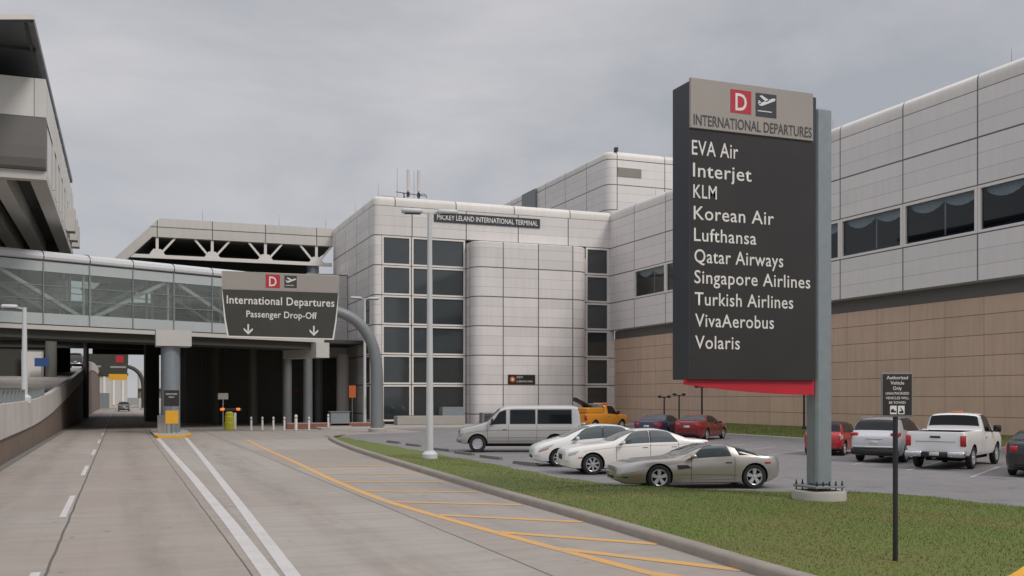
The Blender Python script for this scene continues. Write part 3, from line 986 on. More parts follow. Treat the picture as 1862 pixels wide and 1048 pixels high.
m = MB(); m.cyl(48.2, 93.5, 27.6, 28.9, .02, .008, 6); wpart(m, 'lightning_rod', 'galv_dark', ph)
m = MB(); m.box(47.1, 47.4, 91.9, 92.3, 27.6, 28.0); wpart(m, 'roof_light', 'black', ph)
# wing roof volume so nothing is open from the side
m = MB(); m.box(43.6, 69, 8.5, 84.5, 14.3, 20.0); wpart(m, 'roof', 'conc_lit', wing)

# ---- low white block and arcade beside the entrance
lb = thing('side_block', 'small white panelled block above the arcade, left of the entrance corner', 'building', (18.5, 96, 6))
m = MB()
M['clad_s'] = mat_panels('white_cladding_side', (0.58, 0.56, 0.54), 3.0, 3.3, 0.9, 0.4, sub=3)
m.strip([(16.4, 101), (16.4, 95.5), (20.28, 95.5)], [(0, 6.3), (0, 14.2)], u0=0)
m.quad((16.4, 101, 14.2), (16.4, 95.5, 14.2), (20.28, 95.5, 14.2), (20.28, 101, 14.2), uv=[(1, 1)] * 4)
m.quad((16.4, 101, 6.3), (20.28, 101, 6.3), (20.28, 95.5, 6.3), (16.4, 95.5, 6.3), uv=[(1, 1)] * 4)
wpart(m, 'wall', 'clad_s', lb)

# ---- terminal hall with trussed canopy roof
hall = thing('terminal_hall', 'terminal hall roof with pale sloping fascia over white trusses, beyond the skybridge', 'building', (10, 103, 0))
M['fascia'] = mat_panels('pale_fascia', (0.60, 0.575, 0.53), 5.1, 3.3, 18.85, 3.3, thick=0.09, sub=1)
m = MB()
outer = [(20.28, 19.7), (3.5, 19.7), (-3.5, 12.7)]
inner = [(20.28, 17.9), (2.85, 17.9), (-2.3, 12.7)]
for i in range(2):
    a, b = outer[i], outer[i+1]; c, d = inner[i+1], inner[i]
    for y, fl in ((102.6, 0), (103.4, 1)):
        q = [(b[0], y, b[1]), (c[0], y, c[1]), (d[0], y, d[1]), (a[0], y, a[1])]
        uv = [(p[0], p[2]) for p in q]
        if fl: q = q[::-1]; uv = uv[::-1]
        m.quad(*q, uv=uv)
    m.quad((a[0], 102.6, a[1]), (a[0], 150, a[1]), (b[0], 150, b[1]), (b[0], 102.6, b[1]), uv=[(1, 16)] * 4)
    m.quad((d[0], 102.6, d[1]), (c[0], 102.6, c[1]), (c[0], 103.4, c[1]), (d[0], 103.4, d[1]), uv=[(1, 16)] * 4)
wpart(m, 'fascia', 'fascia', hall)
m = MB()
m.box(2.8, 20.2, 103.4, 150, 17.7, 17.9)
m.prism([(2.8, 17.9), (2.8, 17.7), (-2.4, 12.5), (-2.4, 12.7)], 103.4, 150, lambda u, v, d: (u, d, v))
m.box(3.2, 20.2, 112, 112.3, 9.9, 17.7)
m.box(-1, 20.2, 104.5, 112, 13.4, 13.9)
wpart(m, 'ceiling', 'dark_under', hall)
m = MB()
m.box(.4, 20.2, 102.7, 103.0, 15.85, 16.2)
wpart(m, 'truss_chord', 'frame_white', hall)
for x in (3.3, 8.4, 13.52, 18.61):
    m = MB()
    m.box(x - .13, x + .13, 102.74, 102.96, 16.2, 17.9)
    for s in (-1, 1):
        if x == 3.3 and s < 0: continue
        if x > 18 and s > 0: m.bar((x + .35, 102.86, 16.35), (x + 1.5, 102.86, 17.85), .2, .22, up=(0, 1, 0)); continue
        m.bar((x + s*.35, 102.86, 16.35), (x + s*1.65, 102.86, 17.88), .2, .22, up=(0, 1, 0))
    m.prism([(-.75, 16.18), (.75, 16.18), (.35, 16.75), (-.35, 16.75)], 102.72, 102.98, lambda u, v, d, x=x: (x + u, d, v))
    wpart(m, 'truss', 'frame_white', hall)
m = MB(); m.box(.0, 19.9, 102.75, 102.95, 14.6, 14.8); wpart(m, 'rail', 'soffit_grey', hall)
m = MB(); m.cyl(18.4, 103.6, 9.9, 16.0, .62, n=20); wpart(m, 'column', 'galv', hall, 40)
for x in (7.5, 14.9, 19.6):
    m = MB(); m.cyl(x, 103, 19.7, 20.9, .02, .008, 6); wpart(m, 'lightning_rod', 'galv_dark', hall)

# ---- elevated deck above the covered road
dk = thing('elevated_deck', 'concrete deck over the road and ramp, dark underneath, behind the skybridge', 'bridge', (0, 100, 0))
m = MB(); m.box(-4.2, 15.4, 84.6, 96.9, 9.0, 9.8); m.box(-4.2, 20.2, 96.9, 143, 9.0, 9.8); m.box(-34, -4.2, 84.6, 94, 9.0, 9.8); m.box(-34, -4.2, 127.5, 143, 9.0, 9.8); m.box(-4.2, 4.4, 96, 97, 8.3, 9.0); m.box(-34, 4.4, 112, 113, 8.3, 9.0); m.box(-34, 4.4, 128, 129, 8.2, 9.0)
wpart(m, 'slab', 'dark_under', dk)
m = MB(); m.box(-15.5, 4.0, 85.0, 86.4, 6.95, 8.0)
wpart(m, 'crossbeam', 'conc', dk)
for q in ((-15.5, 4.0, 85.3, 86.2, 8.0, 9.0), (-3.4, 20, 141.8, 143, 8.1, 9.0), (-34, 15.4, 84.4, 84.6, 8.6, 9.9)):
    m = MB(); m.box(*q); wpart(m, 'edge_beam', 'dark_under', dk)
for x, y, r in ((-15.2, 86, .8), (3.0, 110.5, .75), (-3.75, 128, .3), (-7.4, 126.5, .6)):
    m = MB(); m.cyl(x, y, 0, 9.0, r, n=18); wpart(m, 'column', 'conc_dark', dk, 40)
for q in ((2.4, 3.6, 108, 116, 0, 9.0), (3.1, 3.5, 86.2, 87.4, 0, 9.0)):
    m = MB(); m.box(*q); wpart(m, 'pier', 'dark_under', dk)
m = MB(); m.box(-14.3, -6.9, 128.2, 128.8, 3, 9.0); m.box(-14.4, -6.0, 141, 141.5, 3, 9.0); m.box(-34, -14.4, 70, 142.9, 0, 9.0); wpart(m, 'side_wall', 'dark_under', dk)
# arcade: wall and columns below the hall, interior gloom put into their colour
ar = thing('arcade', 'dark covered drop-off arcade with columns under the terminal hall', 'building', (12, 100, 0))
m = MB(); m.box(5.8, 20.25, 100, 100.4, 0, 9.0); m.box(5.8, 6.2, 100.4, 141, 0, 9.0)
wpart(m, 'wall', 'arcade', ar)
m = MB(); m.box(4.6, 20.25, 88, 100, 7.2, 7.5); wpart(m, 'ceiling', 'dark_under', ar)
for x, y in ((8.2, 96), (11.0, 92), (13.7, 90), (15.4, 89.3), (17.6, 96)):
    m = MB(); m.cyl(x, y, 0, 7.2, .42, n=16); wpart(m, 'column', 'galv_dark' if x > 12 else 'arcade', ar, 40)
for x in (7.2, 9.4, 12.2, 16.6, 19.0):
    m = MB(); m.box(x - .07, x + .07, 99.9, 100.0, 0, 7.2); wpart(m, 'mullion', 'conc_dark', ar)
m = MB(); m.box(15.0, 19.5, 99.88, 99.95, 3.0, 3.35); wpart(m, 'sign_band', 'brick', ar)
col = MB(); col.cyl(0, 0, 0, 6.35, .56, n=24); col.cyl(0, 0, 0, .5, .7, n=24)
t = thing('round_column', 'round grey concrete column beside the curved sign arm at the arcade corner', 'column', (18.9, 91.2, 0))
col.build('shaft', 'conc', t, 40)

# ---- tower structure on the left with canopy
tw = thing('station_building', 'tall pale station building with ribbed soffit and dark canopy overhead, upper left', 'building', (-6, 66, 0))
m = MB()
m.quad((-4.0, 63.6, 18.55), (-4.0, 100, 18.55), (-4.0, 100, 20.75), (-4.0, 63.6, 20.75), uv=[(0, 1), (36, 1), (36, 3), (0, 3)])
m.quad((-40, 63.6, 18.55), (-4.0, 63.6, 18.55), (-4.0, 63.6, 20.75), (-40, 63.6, 20.75), uv=[(-40, 1), (-4, 1), (-4, 3), (-40, 3)])
m.quad((-40, 63.6, 20.75), (-4, 63.6, 20.75), (-4, 100, 20.75), (-40, 100, 20.75), uv=[(1, 1)] * 4)
m.quad((-4.05, 65, 15.6), (-4.05, 100, 15.6), (-4.05, 100, 18.55), (-4.05, 65, 18.55), uv=[(0, 1), (36, 1), (36, 3), (0, 3)])
wpart(m, 'parapet', 'tower_clad', tw)
m = MB()
n = 6
pr = [(63.62 + 0.0, 18.55), (63.63, 17.6), (63.66, 16.9), (63.75, 16.2), (63.95, 15.75), (64.25, 15.62)]
for a, b in zip(pr[:-1], pr[1:]):
    m.quad((-40, b[0], b[1]), (-4.02, b[0], b[1]), (-4.02, a[0], a[1]), (-40, a[0], a[1]))
m.add([(-4.02, y, z) for y, z in pr] + [(-4.02, 65.2, 15.62), (-4.02, 65.2, 18.55)], [tuple(range(8))])
wpart(m, 'fascia', 'soffit_grey', tw, 50)
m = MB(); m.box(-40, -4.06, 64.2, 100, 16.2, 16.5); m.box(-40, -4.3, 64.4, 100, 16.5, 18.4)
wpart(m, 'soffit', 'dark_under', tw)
m = MB(); m.box(-40, -4.0, 64.3, 65.0, 15.1, 15.6); m.box(-4.9, -4.0, 65.0, 100, 15.05, 15.55)
for i in range(12):
    x = -6.6 - i * 1.75
    m.box(x - .45, x + .45, 65.0, 100, 14.95, 16.2)
wpart(m, 'ribs', 'conc_lit', tw)
m = MB(); m.box(-40, -4.3, 98.5, 99, 9.8, 16.2)
for x in (-5.2, -7.6, -10.2): m.box(x - .35, x + .35, 97.9, 98.5, 9.8, 16)
wpart(m, 'rear_wall', 'conc_dark', tw)
for q in [(-4.02, -3.90, 70 + i*4.0, 70.25 + i*4.0, 15.6, 20.4) for i in range(7)] + [(-4.0, -3.4, y, y + 1.4, 15.8, 17.6) for y in (88, 93, 97)]:
    m = MB(); m.box(*q); wpart(m, 'side_bracket', 'conc_lit', tw)
m = MB()
can = [(-4.18, 57.6), (-4.05, 99.5), (-40, 99.5), (-40, 71.6)]
m.prism(can, 21.9, 22.25, lambda u, v, d: (u, v, d))
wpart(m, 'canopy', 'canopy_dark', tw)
m = MB()
dx, dy = -.9319, .3626
for k in range(9):
    a = (-4.6 - k*3.2, 57.9 + k*1.25)
    m.bar((a[0], a[1], 21.8), (a[0], 99, 21.8), .12, .2)
for k in range(7):
    m.bar((-40, 62 + k*6, 21.83), (-4.4, 62 + k*6, 21.83), .1, .14)
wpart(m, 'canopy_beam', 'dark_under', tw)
m = MB(); m.bar((-4.15, 57.52, 22.16), (-40, 71.5, 22.16), .12, .26); wpart(m, 'canopy_edge', 'frame_white', tw)
for x, y in ((-6, 70), (-6, 82), (-6, 94)):
    m = MB(); m.cyl(x, y, 20.7, 21.9, .2, n=10); wpart(m, 'canopy_post', 'galv_dark', tw)
for x, y in ((-19, 80), (-19, 95)):
    m = MB(); m.cyl(x, y, 9.8, 16.3, .9, n=16); wpart(m, 'column', 'conc_dark', tw, 40)

# ---- glazed skybridge, local x along its axis
BA = math.atan2(.418, .908)
sb = thing('skybridge', 'glazed pedestrian skybridge with white trusses crossing above the road', 'bridge', (-7.3, 73.1, 0), BA)
S0, S1 = -30.0, 25.4
JO = [2.71 + 3.11 * k for k in range(-10, 8)]
for y, nm in ((0.0, 1), (4.2, -1)):
    m = MB(); m.quad((S0, y, 8.12), (S1, y, 8.12), (S1, y, 10.92), (S0, y, 10.92)); m.build('glazing', 'bridge_glass', sb)
    m = MB(); m.box(S0, S1, y - .03, y + .03, 7.38, 8.12); m.box(S0, S1, y - .03, y + .03, 10.92, 11.66); m.build('fritted_band', 'frit', sb)
    m = MB()
    for s in JO: m.box(s - .04, s + .04, y - .07, y + .07, 7.38, 11.66)
    m.build('mullion', 'galv_dark', sb)
    m = MB()
    for z in (9.05, 9.98): m.box(S0, S1, y - .05, y + .05, z - .025, z + .025)
    m.build('handrail', 'galv', sb)
m = MB()
prof = [(-.02, 11.66), (-.14, 11.74), (-.17, 11.9), (-.1, 12.12), (.15, 12.28), (.6, 12.36), (2.1, 12.42), (3.6, 12.36), (4.05, 12.28), (4.3, 12.12), (4.37, 11.9), (4.3, 11.70), (4.2, 11.66)]
for a, b in zip(prof[:-1], prof[1:]):
    m.quad((S0, a[0], a[1]), (S1, a[0], a[1]), (S1, b[0], b[1]), (S0, b[0], b[1]))
m.build('roof', 'white_steel', sb, 40)
m = MB()
for s in JO: m.tube([(s, p[0] - .015 if p[0] < 2 else p[0] + .015, p[1] + .01) for p in prof], .03, 6)
m.box(S0, S1, -.06, -.02, 11.60, 11.68)
m.build('roof_seam', 'black', sb)
m = MB(); m.box(S0, S1, .05, 4.15, 11.45, 11.6); m.build('ceiling', 'frit', sb)
m = MB(); m.box(S0, S1, -.05, 4.25, 7.02, 7.30); m.build('floor_edge', 'conc_lit', sb)
m = MB(); m.box(S0, S1, -.02, 4.22, 7.30, 7.385); m.box(S0, S1, .4, 3.8, 6.45, 7.02); m.build('girder', 'dark_under', sb)
m = MB(); m.box(S0, S1, 2.5, 2.7, 7.385, 8.2); m.build('inner_rail', 'frit', sb)
for yy in (.42, 3.8):
    for i, s in enumerate(JO[1::2]):
        m = MB()
        for d in (-.22, .22): m.box(s + d - .07, s + d + .07, yy - .07, yy + .07, 7.4, 11.45)
        m.build('truss_post', 'truss_white', sb)
        e = JO[1::2][i+1] if i + 1 < len(JO[1::2]) else s + 6.22
        if e > S1: continue
        m = MB()
        if i % 2 == 0: m.bar((s + .5, yy, 10.9), (e - .5, yy, 8.05), .24, .38, up=(0, 1, 0))
        else: m.bar((s + .5, yy, 8.05), (e - .5, yy, 10.9), .24, .38, up=(0, 1, 0))
        m.build('truss_diagonal', 'truss_white', sb)
m = MB(); m.box(S1 - 1.0, S1 + .3, -.35, 4.5, 5.75, 7.0); m.build('end_block', 'conc_lit', sb)
t = thing('bridge_pillar', 'round grey pillar with white block head carrying the skybridge, on the yellow kerbed island', 'pillar', (3.15, 71.6, 0))
m = MB(); m.cyl(0, 0, 0.1, 5.9, .62, n=28); m.build('shaft', 'galv', t, 40)
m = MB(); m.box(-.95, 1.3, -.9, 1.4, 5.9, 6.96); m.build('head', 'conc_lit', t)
m = MB(); m.box(-.85, -.0, -.9, 0, .1, 1.25); m.build('plinth', 'conc', t)
isl = MB()
pp = [(2.15, 64.6), (3.7, 64.6), (4.1, 66.0), (4.4, 74), (4.2, 80), (2.15, 80), (1.95, 74), (2.0, 66)]
isl.prism(pp, 0.0, .14, lambda u, v, d: (u, v, d))
structure(isl.build('traffic_island', 'conc'))
ik = MB()
ik.strip([(2.0, 68), (1.97, 66.0), (2.12, 64.57), (3.73, 64.57), (4.13, 66.0), (4.22, 69)], [(-.01, 0.0), (-.01, .145), (.0, .148), (.22, .148)])
structure(ik.build('island_kerb', 'yellow'))

# ---- far terminal beyond the deck
ft = thing('far_terminal', 'distant white building with vertical ribs seen through the underpass', 'building', (-2, 250, 0))
m = MB(); m.box(-26, 1.5, 250, 262, 0, 9.2); wpart(m, 'wall', 'conc_lit', ft)
m = MB(); m.box(4.0, 30, 255, 268, 4.5, 8.8); m.box(4, 30, 255.5, 268, 0, 2.2); wpart(m, 'upper_floor', 'conc_lit', ft)
m = MB(); m.box(4.0, 30, 255.8, 268, 2.2, 4.5); wpart(m, 'glazed_strip', 'wall_base', ft)
m = MB()
for i in range(14): m.box(-25.7 + 2*i, -25.2 + 2*i, 249.8, 250, .6, 7.2)
wpart(m, 'rib', 'frame_white', ft)
m = MB(); m.box(-26.2, 1.7, 249.6, 250, 7.4, 8.0); wpart(m, 'band', 'dark_under', ft)
m = MB(); m.box(-5.2, -2.4, 249.7, 250, 0, 3.4); wpart(m, 'door', 'galv_dark', ft)
fv = MB(); fv.quad((-16, 205, .02), (-4.3, 205, .02), (-4.3, 246, .02), (-16, 246, .02)); fv.quad((-4.3, 232, .03), (1.0, 244, .03), (-4.3, 246, .03), (-4.3, 246, .03))
structure(fv.build('far_verge', 'grass'))
def lerp0(a, b, t): return a + (b - a) * t

# ================================================================ SIGNS
def plane_icon(mb, x, z, s, y0, y1, mi=0):
    """take-off pictogram inside a square of side s with lower left corner (x, z)"""
    def fn(u, v, d): return (x + u*s, d, z + v*s)
    P = lambda poly: mb.prism(poly, y0, y1, fn, mi)
    P([(.10, .48), (.18, .40), (.30, .40), (.92, .66), (.96, .73), (.93, .77), (.80, .75), (.26, .53)])
    P([(.12, .54), (.08, .51), (.12, .47), (.24, .47), (.22, .53)])
    P([(.50, .58), (.66, .66), (.28, .84), (.16, .80)])
    P([(.14, .56), (.20, .52), (.24, .56), (.14, .62), (.09, .60)])
    P([(.08, .16), (.78, .16), (.78, .20), (.08, .20)])

def board(mb, x0, x1, z0, z1, y0, y1, mi=0): return mb.box(x0, x1, y0, y1, z0, z1, mi)

# ---- tall pylon sign; local origin at the pole foot
k = .915
def px_(x): return (x - 16.8) * k
def pz_(z): return 2.5 + (z - 2.5) * k
PY = thing('pylon_sign', 'tall dark departures sign listing ten airlines on a grey steel pole', 'sign', (16.8*k, 21.4*k, 0))
yf = (21.05 - 21.4) * k
m = MB(); m.bbox(px_(12.77), px_(16.50), yf, yf + .72, pz_(2.92), pz_(10.12), .012, 0)
cb = m.build('cabinet', 'sign_side', PY)
m = MB(); m.box(px_(12.81), px_(16.46), yf - .006, yf + .01, pz_(2.96), pz_(8.95)); m.build('face_panel', 'sign_black', cb)
m = MB(); m.bbox(px_(12.775), px_(16.36), yf - .05, yf + .02, pz_(8.98), pz_(10.19), .008)
hd = m.build('header_panel', 'sign_grey', PY)
m = MB(); m.box(px_(13.90), px_(14.50), yf - .056, yf - .045, pz_(9.46), pz_(10.03)); rq = m.build('letter_square', 'sign_red', hd)
m = MB(); m.box(px_(14.63), px_(15.24), yf - .056, yf - .045, pz_(9.44), pz_(10.02)); m.build('icon_square', 'sign_side', hd)
text('D', .30, .40, px_(14.2), pz_(9.53), yf - .060, 'letter', hd, 'letter', 'C', .012)
m = MB(); plane_icon(m, px_(14.635), pz_(9.47), .545, yf - .062, yf - .055); m.build('pictogram', 'letter', hd)
text('INTERNATIONAL DEPARTURES', 3.45*k, .265*k, px_(12.86), pz_(9.06), yf - .056, 'letter_dark', hd, bold=.010)
for s, x0, x1, z0, z1 in [('EVA Air', 12.84, 14.15, 8.35, 8.72), ('Interjet', 12.87, 14.54, 7.82, 8.17), ('KLM', 12.88, 13.54, 7.31, 7.65), ('Korean Air', 12.89, 15.2, 6.79, 7.13), ('Lufthansa', 12.90, 14.68, 6.27, 6.60), ('Qatar Airways', 12.91, 15.48, 5.75, 6.09), ('Singapore Airlines', 12.91, 16.30, 5.25, 5.58), ('Turkish Airlines', 12.92, 15.78, 4.72, 5.05), ('VivaAerobus', 12.93, 15.2, 4.20, 4.53), ('Volaris', 12.93, 14.2, 3.67, 4.0)]:
    text(s, (x1-x0)*k, (z1-z0)*k, px_(x0), pz_(z0), yf - .010, 'letter', PY, bold=.006, gap=1.06)
m = MB()
fin = [(px_(12.74), pz_(2.93)), (px_(12.74), pz_(2.80))]
for i in range(9):
    t = i / 8
    fin.append((px_(12.74 + 3.78 * t), pz_(2.80 - .25 * (1 - (1 - t)**1.8))))
fin.append((px_(16.52), pz_(2.93)))
m.prism(fin, .0, .10, lambda u, v, d: (u, yf + .10 + d, v))
m.build('red_fin', 'fin_red', PY)
m = MB(); m.bbox(px_(16.56), px_(17.06), -.26, .16, .42, pz_(9.9), .05); m.build('pole', 'galv', PY)
m = MB()
for z in (4.0, 7.0, 9.0): m.box(px_(16.4), px_(16.7), -.05, .10, pz_(z) - .15, pz_(z) + .15)
m.build('bracket', 'galv', PY)
m = MB(); m.bbox(px_(16.81) - .42, px_(16.81) + .42, -.48, .38, .37, .425, .01)
for a in range(4): pass
m.build('base_plate', 'galv_dark', PY)
for dx in (-.36, -.18, 0, .18, .36):
    for dy in (-.43, .33):
        m = MB(); m.cyl(px_(16.81) + dx, dy, .30, .53, .016, n=8); m.cyl(px_(16.81) + dx, dy, .425, .46, .03, n=6); m.build('bolt', 'black', PY)
m = MB(); m.lathe([(0, -.1), (.62, -.1), (.62, .26), (.59, .30), (0, .30)], 28, 'z', (px_(16.81), -.05, 0)); m.build('foundation', 'conc', PY, 40)

# ---- overhead lane signs on curved arms
def overhead(name, label, loc, far=False):
    t = thing(name, label, 'sign', loc, 0, 'overhead signs on curved arms')
    m = MB()
    pts = [(17.05, 0), (17.05, 1.5), (17.05, 3.0), (17.04, 4.2), (16.95, 5.2), (16.72, 6.15), (16.32, 7.0), (15.72, 7.7), (14.98, 8.2), (14.1, 8.5), (13.0, 8.65), (11.0, 8.7), (9.0, 8.7)]
    pts = smooth_path(pts, 5)
    m.tube([(x - 17.05, .35, z) for x, z in pts], [lerp0(.46, .33, i / (len(pts) - 1)) for i in range(len(pts))], 22, 0, (0, 1, 0))
    m.build('arm', 'galv_dark' if not far else 'dark_under', t, 40)
    m = MB(); m.lathe([(0, 0), (.62, 0), (.62, .22), (.5, .3), (0, .3)], 20, 'z', (0, .35, 0)); m.build('base', 'conc', t, 40)
    X = lambda x: x - 17.05
    body = [(X(6.33), 10.95), (X(6.36), 9.3), (X(6.48), 7.8), (X(6.68), 6.52), (X(13.86), 6.48), (X(14.06), 7.8), (X(14.18), 9.3), (X(14.2), 10.98)]
    m = MB(); m.prism(body, -.12, .12, lambda u, v, d: (u, d, v)); m.build('frame', 'frame_white' if not far else 'dark_under', t)
    g = .10
    inner = [(X(6.33) + .04, 9.72), (X(6.36) + .05, 9.3), (X(6.48) + g, 7.8), (X(6.68) + g, 6.52 + g), (X(13.86) - g, 6.48 + g), (X(14.06) - g, 7.8), (X(14.18) - .05, 9.3), (X(14.2) - .04, 9.74)]
    m = MB(); m.prism(inner, -.135, -.11, lambda u, v, d: (u, d, v)); m.build('face_panel', 'sign_olive', t)
    m = MB(); m.box(X(6.36), X(14.18), -.138, -.11, 9.75, 10.95); m.build('header_panel', 'sign_grey' if not far else 'sign_olive', t)
    return t, X
OS, X = overhead('overhead_sign', 'overhead departures drop-off sign with grey header hanging on a curved grey arm before the skybridge', (17.05, 70, 0))
m = MB(); m.box(X(9.2), X(10.16), -.15, -.13, 9.93, 10.84); m.build('letter_square', 'sign_red', OS)
m = MB(); m.box(X(10.46), X(11.3), -.15, -.13, 9.98, 10.82); m.build('icon_square', 'sign_olive', OS)
text('D', .50, .68, X(9.68), 10.05, -.16, 'letter', OS, 'letter', 'C', .012)
m = MB(); plane_icon(m, X(10.47), 10.0, .82, -.165, -.148); m.build('pictogram', 'letter', OS)
text('International Departures', 7.25, .56, X(10.27), 8.78, -.145, 'letter', OS, 'lettering', 'C', .012, 1.05)
text('Passenger Drop-Off', 4.75, .46, X(10.3), 7.90, -.145, 'letter', OS, 'lettering', 'C', .012, 1.05)
for ax in (8.05, 12.47):
    m = MB()
    f = lambda u, v, d, ax=ax: (X(ax) + u, d, v)
    m.prism([(-.05, 7.42), (-.05, 6.95), (.05, 6.95), (.05, 7.42)], -.15, -.134, f)
    m.prism([(0, 6.72), (.30, 7.02), (.30, 7.16), (0, 6.90)], -.15, -.1335, f)
    m.prism([(0, 6.72), (0, 6.90), (-.30, 7.16), (-.30, 7.02)], -.15, -.1335, f)
    m.build('arrow', 'letter', OS)
FS, X = overhead('overhead_sign', 'far dark overhead sign with a yellow strip below, seen through the underpass', (4.3, 213, 0), True)
m = MB(); m.box(X(10.6), X(14.0), -.17, -.14, 5.8, 7.0); m.build('yellow_strip', 'yellow', FS)
m = MB(); m.box(X(11.9), X(13.3), -.16, -.13, 9.3, 10.6); m.build('letter_square', 'sign_red', FS)
m = MB()
for x0, x1, z in ((7.0, 9.2, 8.3), (7.5, 8.9, 7.4), (10.9, 13.8, 8.2)): m.box(X(x0), X(x1), -.15, -.137, z, z + .35)
m.build('lettering', 'sign_grey', FS)

# ---- small signs
def cap_sign(name, label, loc, w, h, z0, mat, post='black', cat='sign', pr=.03, rot=0.0, lines=(), border=None, lean=0.0):
    t = thing(name, label, cat, loc, rot)
    m = MB(); m.tube([(0, 0, 0), (-lean * z0, 0, z0 + h * .85)], pr, 10); m.build('post', post, t, 40)
    cx = -lean * z0
    m = MB(); m.bbox(cx - w/2, cx + w/2, -pr - .022, -pr - .002, z0, z0 + h, .006); p = m.build('panel', border or mat, t)
    if border:
        m = MB(); m.box(cx - w/2 + .018, cx + w/2 - .018, -pr - .0235, -pr - .02, z0 + .018, z0 + h - .018); m.build('face', mat, p)
    for s, lw, lh, lz in lines:
        text(s, lw, lh, cx, z0 + lz, -pr - .0265, 'letter', t, 'lettering', 'C', .008)
    return t, cx
t, cx = cap_sign('post_sign', 'black authorized vehicle notice with white lettering on a thin black post in the grass', (10.26, 11.35, .12), .46, .62, 2.10, 'sign_black', 'black', pr=.036, rot=-.30, border='galv_dark', lean=.0,
    lines=[('Authorized', .31, .050, .530), ('Vehicle', .20, .050, .455), ('Only', .13, .050, .380), ('UNAUTHORIZED', .34, .036, .313), ('VEHICLES WILL', .34, .036, .248), ('BE TOWED', .24, .036, .183)])
m = MB()
f = lambda u, v, d: (u, d, 2.10 + v)
m.box(-.105, -.01, -.062, -.0605, 2.135, 2.255); m.box(.01, .105, -.062, -.0605, 2.135, 2.255)
m.build('pictogram', 'letter', t)
m = MB()
for p in ([(-.095, .06), (-.02, .06), (-.02, .085), (-.045, .085), (-.055, .11), (-.08, .11), (-.095, .085)], [(.03, .05), (.09, .05), (.09, .075), (.05, .13), (.04, .13), (.065, .08), (.03, .08)]):
    m.prism(p, -.0645, -.0622, f)
m.build('pictogram_mark', 'sign_black', t)

M['wall_sign'] = M['sign_black']
t = thing('wall_sign', 'small black notice with an orange emblem on the rounded white bay', 'sign', (33.2, 82.94, 4.05))
m = MB(); m.bbox(-1.3, 1.3, 0, .05, -.42, .42, .015); m.build('panel', 'sign_black', t)
m = MB(); m.lathe([(0, -.012), (.26, -.012), (.26, 0), (0, 0)], 8, 'y', (-.88, -.002, 0)); m.build('emblem', 'orange', t)
m = MB(); m.lathe([(0, -.02), (.10, -.02), (.10, 0), (0, 0)], 12, 'y', (-.88, -.002, 0)); m.build('emblem_dot', 'letter', t)
text('UTILITY', .62, .2, -.5, .10, -.008, 'letter', t)
text('& SERVICE AREA', 1.55, .17, -.5, -.25, -.008, 'letter', t)

t = thing('name_sign', 'long dark building name board with pale capitals under the entrance roof edge', 'sign', (30.75, 84.9, 18.35))
m = MB(); m.bbox(-5.05, 5.05, 0, .08, -.42, .42, .02); m.build('panel', 'sign_side', t)
text('MICKEY LELAND INTERNATIONAL TERMINAL', 9.6, .46, 0, -.22, -.01, 'letter', t, 'lettering', 'C', .012)

cap_sign('post_sign', 'small black arrow sign on a post in front of the skybridge pillar', (3.12, 69.6, .14), .95, 1.05, 1.75, 'sign_black', 'galv', pr=.06,
    lines=[('DEPARTURES', .7, .10, .75), ('ONLY', .36, .10, .55)])
t, cx = cap_sign('post_sign', 'yellow warning panel on two posts beside the skybridge pillar', (3.12, 69.1, .14), .80, .85, .62, 'yellow', 'galv', pr=.04)
m = MB(); m.cyl(-.3, 0, 0, .7, .05, n=8); m.cyl(.3, 0, 0, .7, .05, n=8); m.build('post', 'galv', t)
m = MB()
fz = lambda u, v, d: (u, d, 2.2 + v)
m.prism([(-.28, -.16), (-.2, -.24), (.06, .02), (.14, -.06), (.14, .16), (-.08, .16), (0, .08)], -.066, -.0625, fz)
arrow_host = [o for o in COL.objects if o.get('label', '').startswith('small black arrow')][0]
m.build('arrow', 'letter', arrow_host)
cap_sign('post_sign', 'orange sign on a slim post beside the white lamp post near the arcade', (17.9, 82.5, .14), .55, 1.0, 2.3, 'orange', 'conc_dark', pr=.05)
cap_sign('post_sign', 'red sign on a pale post just right of the white lamp post', (19.35, 80.0, .14), .55, 1.15, 2.25, 'fin_red', 'white_steel', pr=.08)
cap_sign('post_sign', 'small grey sign on a slim post behind the yellow barrel', (7.7, 84, 0), .8, .5, 2.3, 'sign_grey', 'galv', pr=.05)
cap_sign('post_sign', 'blue sign fixed on a pale post beside the ramp under the deck', (-8.3, 125.6, ramp_z(125)), 1.5, .95, 1.25, 'blue', 'galv', pr=.06)
t = thing('hoarding', 'white panel hoarding standing beside the ramp under the deck', 'panel', (-9.3, 127, ramp_z(127)))
m = MB(); m.box(-1.2, 1.1, 0, .15, 0, 2.9); m.build('panel', 'frame_white', t)
m = MB(); m.box(-1.25, 1.15, -.03, .18, 2.9, 3.0); m.build('top_rail', 'galv', t)

